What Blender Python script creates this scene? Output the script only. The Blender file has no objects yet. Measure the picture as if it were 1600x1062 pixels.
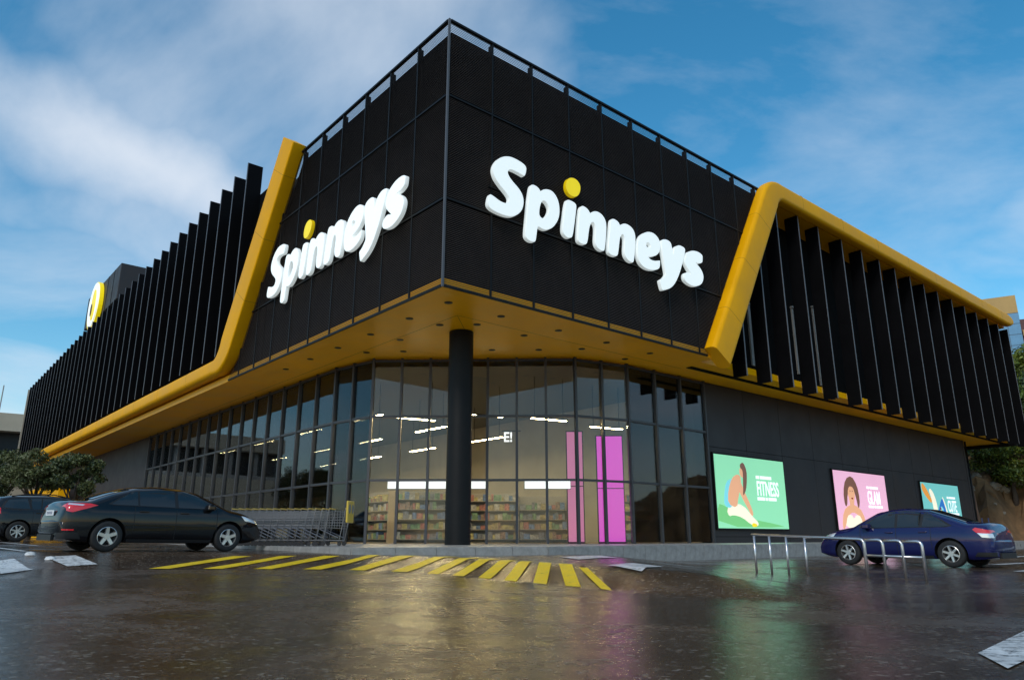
import bpy, bmesh, math, random
import numpy as np
from mathutils import Vector, Matrix
random.seed(7); rng = np.random.default_rng(7)
SC = bpy.context.scene
COL = SC.collection
# ------------------------------------------------------------------ camera
cd = bpy.data.cameras.new('camera'); cam = bpy.data.objects.new('camera', cd); COL.objects.link(cam)
cam.location = (0, 0, 0.6); cam.rotation_euler = (math.pi/2 + 0.2665, 0, 0)
cd.sensor_width = 36; cd.lens = 36*1128.4/1600; cd.clip_start = 0.05; cd.clip_end = 3000
SC.camera = cam
# ------------------------------------------------------------------ world, sun, exposure
SUN_EL, SUN_AZ = math.radians(38), math.radians(205)      # azimuth clockwise from +Y
w = bpy.data.worlds.new('World'); SC.world = w; w.use_nodes = True
wt = w.node_tree; wt.nodes.clear()
def wn(t, **k):
    n = wt.nodes.new(t)
    for a, b in k.items(): setattr(n, a, b)
    return n
out = wn('ShaderNodeOutputWorld'); bg = wn('ShaderNodeBackground')
sky = wn('ShaderNodeTexSky', sky_type='NISHITA', sun_disc=False, sun_elevation=SUN_EL, sun_rotation=SUN_AZ)
sky.air_density = 1.2; sky.dust_density = 0.5; sky.ozone_density = 3.5
hsv = wn('ShaderNodeHueSaturation'); hsv.inputs['Saturation'].default_value = 1.32; hsv.inputs['Hue'].default_value = 0.485; wt.links.new(sky.outputs[0], hsv.inputs['Color'])
tc = wn('ShaderNodeTexCoord'); sep = wn('ShaderNodeSeparateXYZ')
wt.links.new(tc.outputs['Generated'], sep.inputs[0])
add = wn('ShaderNodeMath', operation='ADD'); add.inputs[1].default_value = 0.22
mx = wn('ShaderNodeMath', operation='MAXIMUM'); mx.inputs[1].default_value = 0.0
wt.links.new(sep.outputs[2], mx.inputs[0]); wt.links.new(mx.outputs[0], add.inputs[0])
dx = wn('ShaderNodeMath', operation='DIVIDE'); dy = wn('ShaderNodeMath', operation='DIVIDE')
wt.links.new(sep.outputs[0], dx.inputs[0]); wt.links.new(add.outputs[0], dx.inputs[1])
wt.links.new(sep.outputs[1], dy.inputs[0]); wt.links.new(add.outputs[0], dy.inputs[1])
cmb = wn('ShaderNodeCombineXYZ'); wt.links.new(dx.outputs[0], cmb.inputs[0]); wt.links.new(dy.outputs[0], cmb.inputs[1])
mapn = wn('ShaderNodeMapping'); mapn.inputs['Location'].default_value = (3.4, 1.3, 0.0); mapn.inputs['Scale'].default_value = (0.8, 0.8, 1)
mapn.inputs['Rotation'].default_value = (0, 0, 0.35)
wt.links.new(cmb.outputs[0], mapn.inputs[0])
n1 = wn('ShaderNodeTexNoise'); n1.inputs['Scale'].default_value = 1.15; n1.inputs['Detail'].default_value = 9; n1.inputs['Roughness'].default_value = 0.52; n1.inputs['Distortion'].default_value = 0.35
wt.links.new(mapn.outputs[0], n1.inputs['Vector'])
r1 = wn('ShaderNodeValToRGB'); r1.color_ramp.elements[0].position = 0.50; r1.color_ramp.elements[1].position = 0.74
r1.color_ramp.elements[0].color = (0, 0, 0, 1); r1.color_ramp.elements[1].color = (0.95, 0.95, 0.95, 1)
wt.links.new(n1.outputs[0], r1.inputs[0])
n2 = wn('ShaderNodeTexNoise'); n2.inputs['Scale'].default_value = 1.7; n2.inputs['Detail'].default_value = 8; n2.inputs['Roughness'].default_value = 0.6; n2.inputs['Distortion'].default_value = 0.4
map2 = wn('ShaderNodeMapping'); map2.inputs['Location'].default_value = (0.4, 5.0, 0); map2.inputs['Scale'].default_value = (0.8, 1.1, 1); map2.inputs['Rotation'].default_value = (0, 0, -0.5)
wt.links.new(cmb.outputs[0], map2.inputs[0]); wt.links.new(map2.outputs[0], n2.inputs['Vector'])
r2 = wn('ShaderNodeValToRGB'); r2.color_ramp.elements[0].position = 0.40; r2.color_ramp.elements[1].position = 0.85
r2.color_ramp.elements[0].color = (0.0, 0.0, 0.0, 1); r2.color_ramp.elements[1].color = (0.5, 0.5, 0.5, 1)
wt.links.new(n2.outputs[0], r2.inputs[0])
mxf = wn('ShaderNodeMath', operation='MAXIMUM'); wt.links.new(r1.outputs[0], mxf.inputs[0]); wt.links.new(r2.outputs[0], mxf.inputs[1])
mix = wn('ShaderNodeMix', data_type='RGBA')
mix.inputs['B'].default_value = (5.2, 5.6, 6.2, 1)
# one broad soft cloud bank low on the left of the view
cx_, cz_s = -0.44, 0.435
vx = wn('ShaderNodeMath', operation='SUBTRACT'); vx.inputs[1].default_value = cx_; wt.links.new(sep.outputs[0], vx.inputs[0])
vz = wn('ShaderNodeMath', operation='SUBTRACT'); vz.inputs[1].default_value = cz_s; wt.links.new(sep.outputs[2], vz.inputs[0])
tl = wn('ShaderNodeMath', operation='MULTIPLY_ADD'); tl.inputs[1].default_value = 0.22; wt.links.new(vx.outputs[0], tl.inputs[0]); wt.links.new(vz.outputs[0], tl.inputs[2])
sx_ = wn('ShaderNodeMath', operation='DIVIDE'); sx_.inputs[1].default_value = 0.24; wt.links.new(vx.outputs[0], sx_.inputs[0])
sz_ = wn('ShaderNodeMath', operation='DIVIDE'); sz_.inputs[1].default_value = 0.068; wt.links.new(tl.outputs[0], sz_.inputs[0])
cv = wn('ShaderNodeCombineXYZ'); wt.links.new(sx_.outputs[0], cv.inputs[0]); wt.links.new(sz_.outputs[0], cv.inputs[1])
vl = wn('ShaderNodeVectorMath', operation='LENGTH'); wt.links.new(cv.outputs[0], vl.inputs[0])
n3 = wn('ShaderNodeTexNoise'); n3.inputs['Scale'].default_value = 6.0; n3.inputs['Detail'].default_value = 7; n3.inputs['Roughness'].default_value = 0.55; wt.links.new(tc.outputs['Generated'], n3.inputs['Vector'])
av = wn('ShaderNodeMath', operation='MULTIPLY_ADD'); av.inputs[1].default_value = 1.6; wt.links.new(n3.outputs[0], av.inputs[0]); wt.links.new(vl.outputs['Value'], av.inputs[2])
cm3 = wn('ShaderNodeMapRange', interpolation_type='SMOOTHSTEP'); cm3.inputs['From Min'].default_value = 2.15; cm3.inputs['From Max'].default_value = 0.55; cm3.inputs['To Max'].default_value = 0.85; wt.links.new(av.outputs[0], cm3.inputs[0])
mxg = wn('ShaderNodeMath', operation='MAXIMUM'); wt.links.new(mxf.outputs[0], mxg.inputs[0]); wt.links.new(cm3.outputs[0], mxg.inputs[1])
wt.links.new(mxg.outputs[0], mix.inputs['Factor']); wt.links.new(hsv.outputs[0], mix.inputs['A'])
wt.links.new(mix.outputs['Result'], bg.inputs[0]); bg.inputs[1].default_value = 0.13
wt.links.new(bg.outputs[0], out.inputs[0])
sd = bpy.data.lights.new('sun', 'SUN'); sun = bpy.data.objects.new('sun', sd); COL.objects.link(sun)
sd.energy = 1.3; sd.angle = math.radians(16); sd.color = (1, 0.95, 0.88)
sdir = Vector((math.sin(SUN_AZ)*math.cos(SUN_EL), math.cos(SUN_AZ)*math.cos(SUN_EL), math.sin(SUN_EL)))
sun.rotation_euler = sdir.to_track_quat('Z', 'Y').to_euler()
vs = SC.view_settings; vs.view_transform = 'Standard'; vs.look = 'None'; vs.exposure = 0.25; vs.gamma = 1.0; vs.use_curve_mapping = False
SC.cycles.use_denoising = True; SC.cycles.max_bounces = 8; SC.cycles.transparent_max_bounces = 16
SC.cycles.sample_clamp_indirect = 6

# ------------------------------------------------------------------ materials
def mat(name, col, rough=0.5, metal=0.0, var=0.0, scale=4.0, bump=0.0, bscale=60.0, emit=None, estr=0.0, spec=0.5, coat=0.0, rvar=0.0, stretch=None):
    m = bpy.data.materials.new(name); m.use_nodes = True; t = m.node_tree; b = t.nodes['Principled BSDF']
    b.inputs['Base Color'].default_value = (*col, 1); b.inputs['Roughness'].default_value = rough; b.inputs['Metallic'].default_value = metal
    b.inputs['Specular IOR Level'].default_value = spec
    if coat: b.inputs['Coat Weight'].default_value = coat; b.inputs['Coat Roughness'].default_value = 0.03
    if emit: b.inputs['Emission Color'].default_value = (*emit, 1); b.inputs['Emission Strength'].default_value = estr
    co = t.nodes.new('ShaderNodeTexCoord'); src = co.outputs['Object']
    if stretch:
        mp = t.nodes.new('ShaderNodeMapping'); mp.inputs['Scale'].default_value = stretch; t.links.new(src, mp.inputs[0]); src = mp.outputs[0]
    if var or rvar:
        n = t.nodes.new('ShaderNodeTexNoise'); n.inputs['Scale'].default_value = scale; n.inputs['Detail'].default_value = 8; n.inputs['Roughness'].default_value = 0.62
        t.links.new(src, n.inputs['Vector'])
        if var:
            mr = t.nodes.new('ShaderNodeMapRange'); mr.inputs['From Min'].default_value = 0.3; mr.inputs['From Max'].default_value = 0.7
            mr.inputs['To Min'].default_value = 1-var; mr.inputs['To Max'].default_value = 1+var
            t.links.new(n.outputs[0], mr.inputs[0])
            mm = t.nodes.new('ShaderNodeMix'); mm.data_type = 'RGBA'; mm.blend_type = 'MULTIPLY'; mm.inputs['Factor'].default_value = 1
            mm.inputs['A'].default_value = (*col, 1); t.links.new(mr.outputs[0], mm.inputs['B']); t.links.new(mm.outputs['Result'], b.inputs['Base Color'])
        if rvar:
            m2 = t.nodes.new('ShaderNodeMapRange'); m2.inputs['From Min'].default_value = 0.3; m2.inputs['From Max'].default_value = 0.7
            m2.inputs['To Min'].default_value = max(0.02, rough-rvar); m2.inputs['To Max'].default_value = rough+rvar
            t.links.new(n.outputs[0], m2.inputs[0]); t.links.new(m2.outputs[0], b.inputs['Roughness'])
    if bump:
        nb = t.nodes.new('ShaderNodeTexNoise'); nb.inputs['Scale'].default_value = bscale; nb.inputs['Detail'].default_value = 4
        t.links.new(src, nb.inputs['Vector'])
        bp = t.nodes.new('ShaderNodeBump'); bp.inputs['Strength'].default_value = bump; bp.inputs['Distance'].default_value = 0.02
        t.links.new(nb.outputs[0], bp.inputs['Height']); t.links.new(bp.outputs[0], b.inputs['Normal'])
    return m
def glass_mat(name, tint=(0.8, 0.85, 0.85), refl=0.12, rough=0.02):
    m = bpy.data.materials.new(name); m.use_nodes = True; t = m.node_tree; t.nodes.clear()
    o = t.nodes.new('ShaderNodeOutputMaterial'); tr = t.nodes.new('ShaderNodeBsdfTransparent'); gl = t.nodes.new('ShaderNodeBsdfGlossy'); mi = t.nodes.new('ShaderNodeMixShader')
    tr.inputs[0].default_value = (*tint, 1); gl.inputs['Roughness'].default_value = rough; gl.inputs[0].default_value = (0.9, 0.95, 1, 1)
    fr = t.nodes.new('ShaderNodeFresnel'); fr.inputs[0].default_value = 1.5
    mr = t.nodes.new('ShaderNodeMath'); mr.operation = 'ADD'; mr.inputs[1].default_value = refl
    t.links.new(fr.outputs[0], mr.inputs[0]); t.links.new(mr.outputs[0], mi.inputs[0])
    t.links.new(tr.outputs[0], mi.inputs[1]); t.links.new(gl.outputs[0], mi.inputs[2]); t.links.new(mi.outputs[0], o.inputs[0])
    return m
def worn(m, under=(0.05, 0.04, 0.034), amt=0.5):
    t = m.node_tree; b = t.nodes['Principled BSDF']; co = t.nodes.new('ShaderNodeTexCoord')
    n = t.nodes.new('ShaderNodeTexNoise'); n.inputs['Scale'].default_value = 9; n.inputs['Detail'].default_value = 10; n.inputs['Roughness'].default_value = 0.75; t.links.new(co.outputs['Object'], n.inputs['Vector'])
    r = t.nodes.new('ShaderNodeValToRGB'); r.color_ramp.elements[0].position = amt; r.color_ramp.elements[1].position = amt+0.09; t.links.new(n.outputs[0], r.inputs[0])
    x = t.nodes.new('ShaderNodeMix'); x.data_type = 'RGBA'; x.inputs['B'].default_value = (*under, 1)
    l = b.inputs['Base Color'].links[0].from_socket; t.links.new(r.outputs[0], x.inputs['Factor']); t.links.new(l, x.inputs['A']); t.links.new(x.outputs['Result'], b.inputs['Base Color'])
def asphalt_mat():
    m = bpy.data.materials.new('wet_asphalt'); m.use_nodes = True; t = m.node_tree; b = t.nodes['Principled BSDF']
    co = t.nodes.new('ShaderNodeTexCoord')
    def noise(s, d=6, r=0.6, dist=0.0):
        n = t.nodes.new('ShaderNodeTexNoise'); n.inputs['Scale'].default_value = s; n.inputs['Detail'].default_value = d; n.inputs['Roughness'].default_value = r; n.inputs['Distortion'].default_value = dist
        t.links.new(co.outputs['Object'], n.inputs['Vector']); return n
    def ramp(n, p0, c0, p1, c1):
        r = t.nodes.new('ShaderNodeValToRGB'); e = r.color_ramp.elements
        e[0].position = p0; e[0].color = (*c0, 1); e[1].position = p1; e[1].color = (*c1, 1); t.links.new(n.outputs[0], r.inputs[0]); return r
    big = noise(0.45, 8, 0.62, 0.7); agg = noise(70, 2, 0.8); mid = noise(5, 8, 0.7); spk = t.nodes.new('ShaderNodeTexVoronoi'); spk.inputs['Scale'].default_value = 38
    t.links.new(co.outputs['Object'], spk.inputs['Vector'])
    cb = ramp(big, 0.35, (0.036, 0.023, 0.014), 0.68, (0.092, 0.060, 0.038))
    ca = ramp(agg, 0.38, (0.25, 0.24, 0.23), 0.66, (2.1, 2.0, 1.9))
    mm = t.nodes.new('ShaderNodeMix'); mm.data_type = 'RGBA'; mm.blend_type = 'MULTIPLY'; mm.inputs['Factor'].default_value = 1
    t.links.new(cb.outputs[0], mm.inputs['A']); t.links.new(ca.outputs[0], mm.inputs['B'])
    sr = t.nodes.new('ShaderNodeValToRGB'); sr.color_ramp.elements[0].position = 0.93; sr.color_ramp.elements[1].position = 0.95; sr.color_ramp.elements[0].color = (0, 0, 0, 1); sr.color_ramp.elements[1].color = (0.7, 0.7, 0.7, 1)
    sc_ = t.nodes.new('ShaderNodeSeparateColor'); t.links.new(spk.outputs['Color'], sc_.inputs[0]); t.links.new(sc_.outputs[0], sr.inputs[0])
    m3 = t.nodes.new('ShaderNodeMix'); m3.data_type = 'RGBA'; m3.inputs['B'].default_value = (0.26, 0.22, 0.17, 1)
    t.links.new(sr.outputs[0], m3.inputs['Factor']); t.links.new(mm.outputs['Result'], m3.inputs['A']); t.links.new(m3.outputs['Result'], b.inputs['Base Color'])
    ms = t.nodes.new('ShaderNodeMath'); ms.operation = 'MULTIPLY_ADD'; ms.inputs[1].default_value = 0.6
    t.links.new(mid.outputs[0], ms.inputs[0]); t.links.new(big.outputs[0], ms.inputs[2])
    rr = t.nodes.new('ShaderNodeMapRange'); rr.inputs['From Min'].default_value = 0.68; rr.inputs['From Max'].default_value = 1.0
    rr.inputs['To Min'].default_value = 0.06; rr.inputs['To Max'].default_value = 0.42; t.links.new(ms.outputs[0], rr.inputs[0]); t.links.new(rr.outputs[0], b.inputs['Roughness'])
    bp = t.nodes.new('ShaderNodeBump'); bp.inputs['Strength'].default_value = 0.35; bp.inputs['Distance'].default_value = 0.006
    t.links.new(agg.outputs[0], bp.inputs['Height'])
    b2 = t.nodes.new('ShaderNodeBump'); b2.inputs['Strength'].default_value = 0.13; b2.inputs['Distance'].default_value = 0.03
    t.links.new(mid.outputs[0], b2.inputs['Height']); t.links.new(bp.outputs[0], b2.inputs['Normal']); t.links.new(b2.outputs[0], b.inputs['Normal'])
    b.inputs['Specular IOR Level'].default_value = 0.5
    return m
M = dict(
    asphalt=asphalt_mat(),
    paving=mat('paving', (0.36, 0.34, 0.31), 0.35, var=0.25, scale=3, bump=0.2, bscale=30, rvar=0.15),
    kerb=mat('kerb_stone', (0.30, 0.29, 0.27), 0.45, var=0.25, scale=5, bump=0.2),
    mesh=mat('black_mesh_metal', (0.062, 0.050, 0.044), 0.6, 0.0, var=0.2, scale=1.2, spec=0.2),
    back=mat('backing_board', (0.005, 0.005, 0.005), 0.8, var=0.2, spec=0.05),
    black=mat('black_metal', (0.008, 0.008, 0.008), 0.5, 0.0, var=0.2, scale=2, spec=0.2),
    fin=mat('fin_black_aluminium', (0.0025, 0.0025, 0.0032), 0.6, 0.0, var=0.3, scale=0.8, spec=0.07),
    finedge=mat('fin_edge_lit_tone', (0.13, 0.125, 0.13), 0.45, 0.3, var=0.2, scale=1),  # paler than the blades: light on the outer edges put into the colour
    greypost=mat('grey_corner_profile', (0.10, 0.10, 0.105), 0.5, 0.2),
    yellow=mat('yellow_cladding', (0.85, 0.395, 0.0), 0.5, spec=0.14, var=0.08, scale=0.6, rvar=0.08),
    soffit=mat('ochre_soffit', (0.95, 0.44, 0.0), 0.36, spec=0.22, var=0.08, scale=0.5, rvar=0.08),
    wallp=mat('anthracite_panel', (0.026, 0.021, 0.021), 0.55, var=0.2, scale=0.7, rvar=0.1),
    joint=mat('cladding_joint', (0.30, 0.14, 0.0), 0.6),
    roof=mat('roof_membrane', (0.10, 0.10, 0.10), 0.8, var=0.2),
    glass=glass_mat('shop_glass', (0.90, 0.92, 0.91), -0.015),
    mull=mat('grey_mullion', (0.06, 0.06, 0.065), 0.4, 0.4),
    letter=mat('lit_white_acrylic', (0.80, 0.83, 0.82), 0.4, emit=(0.86, 0.95, 0.93), estr=0.46),
    letterside=mat('lit_white_return', (0.74, 0.77, 0.77), 0.4, emit=(0.84, 0.94, 0.93), estr=0.34),
    dotside=mat('lit_yellow_return', (0.70, 0.48, 0.0), 0.4, emit=(0.95, 0.66, 0.0), estr=0.2),
    dot=mat('lit_yellow_acrylic', (0.80, 0.62, 0.0), 0.35, emit=(0.95, 0.72, 0.0), estr=0.4),
    white=mat('white_paint', (0.62, 0.61, 0.58), 0.35, var=0.25, scale=7, bump=0.15, rvar=0.15),
    yline=mat('yellow_road_paint', (0.78, 0.52, 0.01), 0.38, var=0.12, scale=5, bump=0.2, rvar=0.1),
    steel=mat('stainless_tube', (0.62, 0.60, 0.60), 0.28, 0.9, var=0.1),
    chrome=mat('chrome', (0.75, 0.75, 0.77), 0.12, 1.0),
    tyre=mat('tyre_rubber', (0.012, 0.012, 0.012), 0.75, bump=0.2, bscale=40),
    rim=mat('alloy_rim', (0.58, 0.57, 0.55), 0.3, 0.8),
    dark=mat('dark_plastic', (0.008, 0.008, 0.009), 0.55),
    carblack=mat('car_paint_black', (0.006, 0.006, 0.007), 0.5, 0.0, coat=1.0, var=0.1, spec=0.0),
    carsuv=mat('car_paint_charcoal', (0.010, 0.010, 0.011), 0.5, 0.0, coat=1.0, var=0.1, spec=0.0),
    carblue=mat('car_paint_navy', (0.008, 0.010, 0.070), 0.5, 0.0, coat=1.0, var=0.15, scale=60, spec=0.05),
    cargrey=mat('car_paint_grey', (0.10, 0.10, 0.11), 0.25, 0.4, coat=1.0),
    carglass=glass_mat('car_glass', (0.18, 0.20, 0.20), 0.06, 0.01),
    seat=mat('seat_fabric', (0.06, 0.055, 0.05), 0.8, var=0.2),
    redlens=mat('red_lens', (0.55, 0.01, 0.015), 0.12, coat=1.0, emit=(0.6, 0.01, 0.01), estr=0.12),
    clearlens=mat('clear_lens', (0.75, 0.75, 0.78), 0.1, 0.4, coat=1.0),
    plate=mat('number_plate', (0.72, 0.74, 0.76), 0.4),
    ink=mat('plate_ink', (0.03, 0.04, 0.10), 0.5),
    bark=mat('bark', (0.07, 0.05, 0.035), 0.9, var=0.4, scale=9, bump=0.6, bscale=25),
    olive=mat('olive_leaf', (0.080, 0.098, 0.028), 0.6, var=0.5, scale=1.4),
    olive2=mat('olive_leaf_pale', (0.12, 0.13, 0.055), 0.6, var=0.4, scale=1.4),
    leaf=mat('tree_leaf', (0.075, 0.12, 0.014), 0.55, var=0.5, scale=0.5),
    leaf2=mat('tree_leaf_bright', (0.15, 0.18, 0.016), 0.55, var=0.4, scale=0.5),
    leaf3=mat('tree_leaf_dark', (0.022, 0.042, 0.012), 0.6, var=0.4, scale=0.5),
    earth=mat('hill_earth', (0.19, 0.105, 0.045), 0.95, var=0.6, scale=0.35, bump=1.0, bscale=1.8),
    beige=mat('beige_render', (0.42, 0.36, 0.27), 0.85, var=0.12, scale=0.3),
    ochre=mat('ochre_render', (0.50, 0.32, 0.12), 0.85, var=0.12, scale=0.3),
    maroon=mat('maroon_panel', (0.10, 0.035, 0.035), 0.6, var=0.15),
    blueglass=mat('blue_curtain_glass', (0.16, 0.26, 0.34), 0.08, 0.6, var=0.15, scale=0.4),
    concrete=mat('concrete', (0.30, 0.29, 0.27), 0.8, var=0.2, scale=0.6, bump=0.2),
    stone=mat('stone_block', (0.26, 0.21, 0.15), 0.9, var=0.35, scale=2.5, bump=0.6, bscale=9),
    floor=mat('shop_floor', (0.36, 0.34, 0.31), 0.2, var=0.1),
    inwall=mat('shop_wall', (0.34, 0.31, 0.27), 0.7, var=0.15, scale=0.5),
    inceil=mat('shop_ceiling', (0.10, 0.10, 0.10), 0.8),
    lamp=mat('lamp_diffuser', (0.9, 0.9, 0.85), 0.5, emit=(1, 0.74, 0.36), estr=95),
    lampspot=mat('lamp_spot', (0.9, 0.9, 0.85), 0.5, emit=(1, 0.93, 0.8), estr=25),
    pink=mat('backlit_magenta', (0.5, 0.05, 0.4), 0.4, emit=(0.62, 0.07, 0.50), estr=0.9),
    pink2=mat('backlit_rose', (0.6, 0.2, 0.35), 0.4, emit=(0.7, 0.18, 0.38), estr=0.5),
    whitelit=mat('backlit_white', (0.8, 0.8, 0.8), 0.4, emit=(1, 1, 1), estr=1.0),
    shelf=mat('shelf_board', (0.35, 0.30, 0.24), 0.5),
    wire=mat('cart_wire', (0.20, 0.20, 0.21), 0.35, 0.8),
    cartp=mat('cart_yellow_plastic', (0.68, 0.46, 0.06), 0.4),
    cartg=mat('cart_grey_seat', (0.22, 0.22, 0.22), 0.5),
    wood=mat('weathered_wood', (0.11, 0.06, 0.035), 0.85, var=0.4, scale=3, stretch=(6, 6, 0.6)),
    bluepipe=mat('blue_pipe', (0.02, 0.03, 0.12), 0.4),
)
worn(M['white'], amt=0.53); worn(M['yline'], amt=0.60)
def emis(name, col, s=1.0):
    if name not in M: M[name] = mat(name, col, 0.35, emit=col, estr=s)
    return name
# ------------------------------------------------------------------ helpers
def tag(o, label=None, cat=None, group=None, kind=None):
    if label: o['label'] = label
    if cat: o['category'] = cat
    if group: o['group'] = group
    if kind: o['kind'] = kind
    return o
def empty(name, loc=(0, 0, 0), rz=0.0):
    o = bpy.data.objects.new(name, None); COL.objects.link(o); o.location = loc; o.rotation_euler = (0, 0, rz); o.empty_display_size = 0.3; return o
class MB:
    def __init__(s): s.v = []; s.f = []; s.mi = []
    def add(s, vs, fs, mi=0):
        n = len(s.v); s.v += [tuple(map(float, p)) for p in vs]; s.f += [tuple(n+i for i in f) for f in fs]; s.mi += [mi]*len(fs); return s
    def hexa(s, p, mi=0):   # 8 points: bottom 4 ccw, top 4 ccw
        return s.add(p, [(3, 2, 1, 0), (4, 5, 6, 7), (0, 1, 5, 4), (1, 2, 6, 5), (2, 3, 7, 6), (3, 0, 4, 7)], mi)
    def box(s, x0, x1, y0, y1, z0, z1, mi=0):
        return s.hexa([(x0, y0, z0), (x1, y0, z0), (x1, y1, z0), (x0, y1, z0), (x0, y0, z1), (x1, y0, z1), (x1, y1, z1), (x0, y1, z1)], mi)
    def tube(s, pts, r, n=8, mi=0, cap=True):
        pts = [Vector(p) for p in pts]; base = len(s.v); rs = r if isinstance(r, (list, tuple)) else [r]*len(pts)
        up = Vector((0, 0, 1)); u = None
        for i, p in enumerate(pts):
            d = (pts[min(i+1, len(pts)-1)] - pts[max(i-1, 0)]).normalized()
            if u is None: u = d.cross(up if abs(d.z) < 0.95 else Vector((1, 0, 0))).normalized()
            else: u = (u - d*u.dot(d)).normalized()
            v = d.cross(u)
            for k in range(n):
                a = 2*math.pi*k/n; q = p + (u*math.cos(a) + v*math.sin(a))*rs[i]; s.v.append(tuple(q))
        for i in range(len(pts)-1):
            for k in range(n):
                a = base+i*n+k; b = base+i*n+(k+1) % n; s.f.append((a, b, b+n, a+n)); s.mi.append(mi)
        if cap:
            s.f.append(tuple(base+k for k in reversed(range(n)))); s.mi.append(mi)
            e = base+(len(pts)-1)*n; s.f.append(tuple(e+k for k in range(n))); s.mi.append(mi)
        return s
    def mesh(s, name, mats, smooth=False):
        me = bpy.data.meshes.new(name); me.from_pydata(s.v, [], s.f)
        for m in (mats if isinstance(mats, (list, tuple)) else [mats]): me.materials.append(M[m])
        if any(s.mi): me.polygons.foreach_set('material_index', s.mi)
        if smooth: me.polygons.foreach_set('use_smooth', [True]*len(me.polygons))
        me.update(); return me
    def build(s, name, mats, parent=None, loc=(0, 0, 0), smooth=False, sharp=None):
        me = s.mesh(name, mats, smooth); o = bpy.data.objects.new(name, me); COL.objects.link(o); o.location = loc
        if sharp is not None: me.set_sharp_from_angle(angle=math.radians(sharp))
        if parent: o.parent = parent
        return o
def inst(name, me, parent, loc=(0, 0, 0), rz=0.0):
    o = bpy.data.objects.new(name, me); COL.objects.link(o); o.location = loc; o.rotation_euler = (0, 0, rz)
    if parent: o.parent = parent
    return o
def copy_tree(o, parent=None):
    c = o.copy(); COL.objects.link(c)
    if parent: c.parent = parent
    for ch in list(o.children): copy_tree(ch, c)
    return c
def recalc(o):
    bm = bmesh.new(); bm.from_mesh(o.data); bmesh.ops.recalc_face_normals(bm, faces=bm.faces); bm.to_mesh(o.data); bm.free(); return o
def bevel(o, wdt=0.02, seg=2):
    b = o.modifiers.new('bevel', 'BEVEL'); b.width = wdt; b.segments = seg; b.limit_method = 'ANGLE'; return o
# building frame
YAW = 0.86536
C = Vector((-2.028, 19.9, 0)); dR = Vector((math.sin(YAW), math.cos(YAW), 0)); dL = Vector((-math.cos(YAW), math.sin(YAW), 0))
nR = -dL; nL = -dR
nR = Vector((math.cos(YAW), -math.sin(YAW), 0)); nL = Vector((-math.sin(YAW), -math.cos(YAW), 0))
def PR(s, o, z): return C + dR*s + nR*o + Vector((0, 0, z))
def PL(s, o, z): return C + dL*s + nL*o + Vector((0, 0, z))
def sbox(mb, P, s0, s1, o0, o1, z0, z1, mi=0):
    p = [P(s0, o0, z0), P(s1, o0, z0), P(s1, o1, z0), P(s0, o1, z0), P(s0, o0, z1), P(s1, o0, z1), P(s1, o1, z1), P(s0, o1, z1)]
    return mb.hexa(p, mi)
RZR = math.atan2(dR.y, dR.x); RZL = math.atan2(dL.y, dL.x)
# ------------------------------------------------------------------ ground
AX = np.array([-60, -14, -10, -7.9, -5.4, -3.5, -1.9, -1.1, -0.33, 0.31, 0.88, 1.35, 3.0, 60])
AY = np.array([11.5, 12.4, 13.2, 14.1, 15.0, 15.4, 14.8, 13.9, 12.9, 11.9, 11.1, 10.3, 8.6, 8.0])
def sst(t): t = np.clip(t, 0, 1); return t*t*(3-2*t)
def g(x, y):
    x = np.asarray(x, float); y = np.asarray(y, float)
    lat = np.where(x < 0, -0.016*np.clip(x, -26, 0), 0.0)
    t = np.clip((y - np.interp(x, AX, AY))/1.7, 0, 1)
    fade = 1-sst((x-1.7)/3.5)
    return -0.1 + lat + 0.26*t*fade
def axis(fine0, fine1, step, far):
    a = list(np.arange(fine0, fine1+1e-6, step)); d = step; p = fine1
    while p < far: d *= 1.35; p += d; a.append(p)
    d = step; p = fine0
    while p > -far: d *= 1.35; p -= d; a.insert(0, p)
    return np.array(a)
gx = axis(-14, 6, 0.14, 900); gy = axis(7, 19, 0.12, 900)
X, Y = np.meshgrid(gx, gy); Z = g(X, Y); nx, ny = len(gx), len(gy)
mb = MB(); mb.v = list(zip(X.ravel().tolist(), Y.ravel().tolist(), Z.ravel().tolist()))
mb.f = [(j*nx+i, j*nx+i+1, (j+1)*nx+i+1, (j+1)*nx+i) for j in range(ny-1) for i in range(nx-1)]; mb.mi = [0]*len(mb.f)
tag(mb.build('ground', 'asphalt', smooth=True), kind='structure')
# pavement slab round the building with kerb stones
mb = MB()
pv = [PL(86, 3.0, 0), PL(-1.0, 3.0, 0)+dR*0.0, PR(2.0, 2.2, 0), PR(56, 1.0, 0), PR(56, -30, 0), PL(86, -30, 0)]
PZ = 0.36
n = len(pv); vsb = [(p.x, p.y, -1.5) for p in pv]+[(p.x, p.y, PZ) for p in pv]
mb.add(vsb, [tuple(range(n, 2*n))]+[(i, (i+1) % n, n+(i+1) % n, n+i) for i in range(n)])
pave = tag(recalc(mb.build('pavement', 'paving')), kind='structure')
def kerb_run2(a, b, side):
    L = (b-a).length; k = int(L/1.0); d = (b-a)/L
    y0, y1 = (-0.03, 0.13) if side > 0 else (-0.13, 0.03)
    me = MB().box(0.006, L/k-0.006, y0, y1, -1.2, PZ+0.012).mesh('kerb_stone', 'kerb')
    for i in range(min(k, 34)): inst('kerb_stone', me, pave, a+d*(i*L/k), math.atan2(d.y, d.x))
kerb_run2(pv[1], pv[0], -1); kerb_run2(pv[1], pv[2], 1); kerb_run2(pv[2], pv[3], 1)
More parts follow.
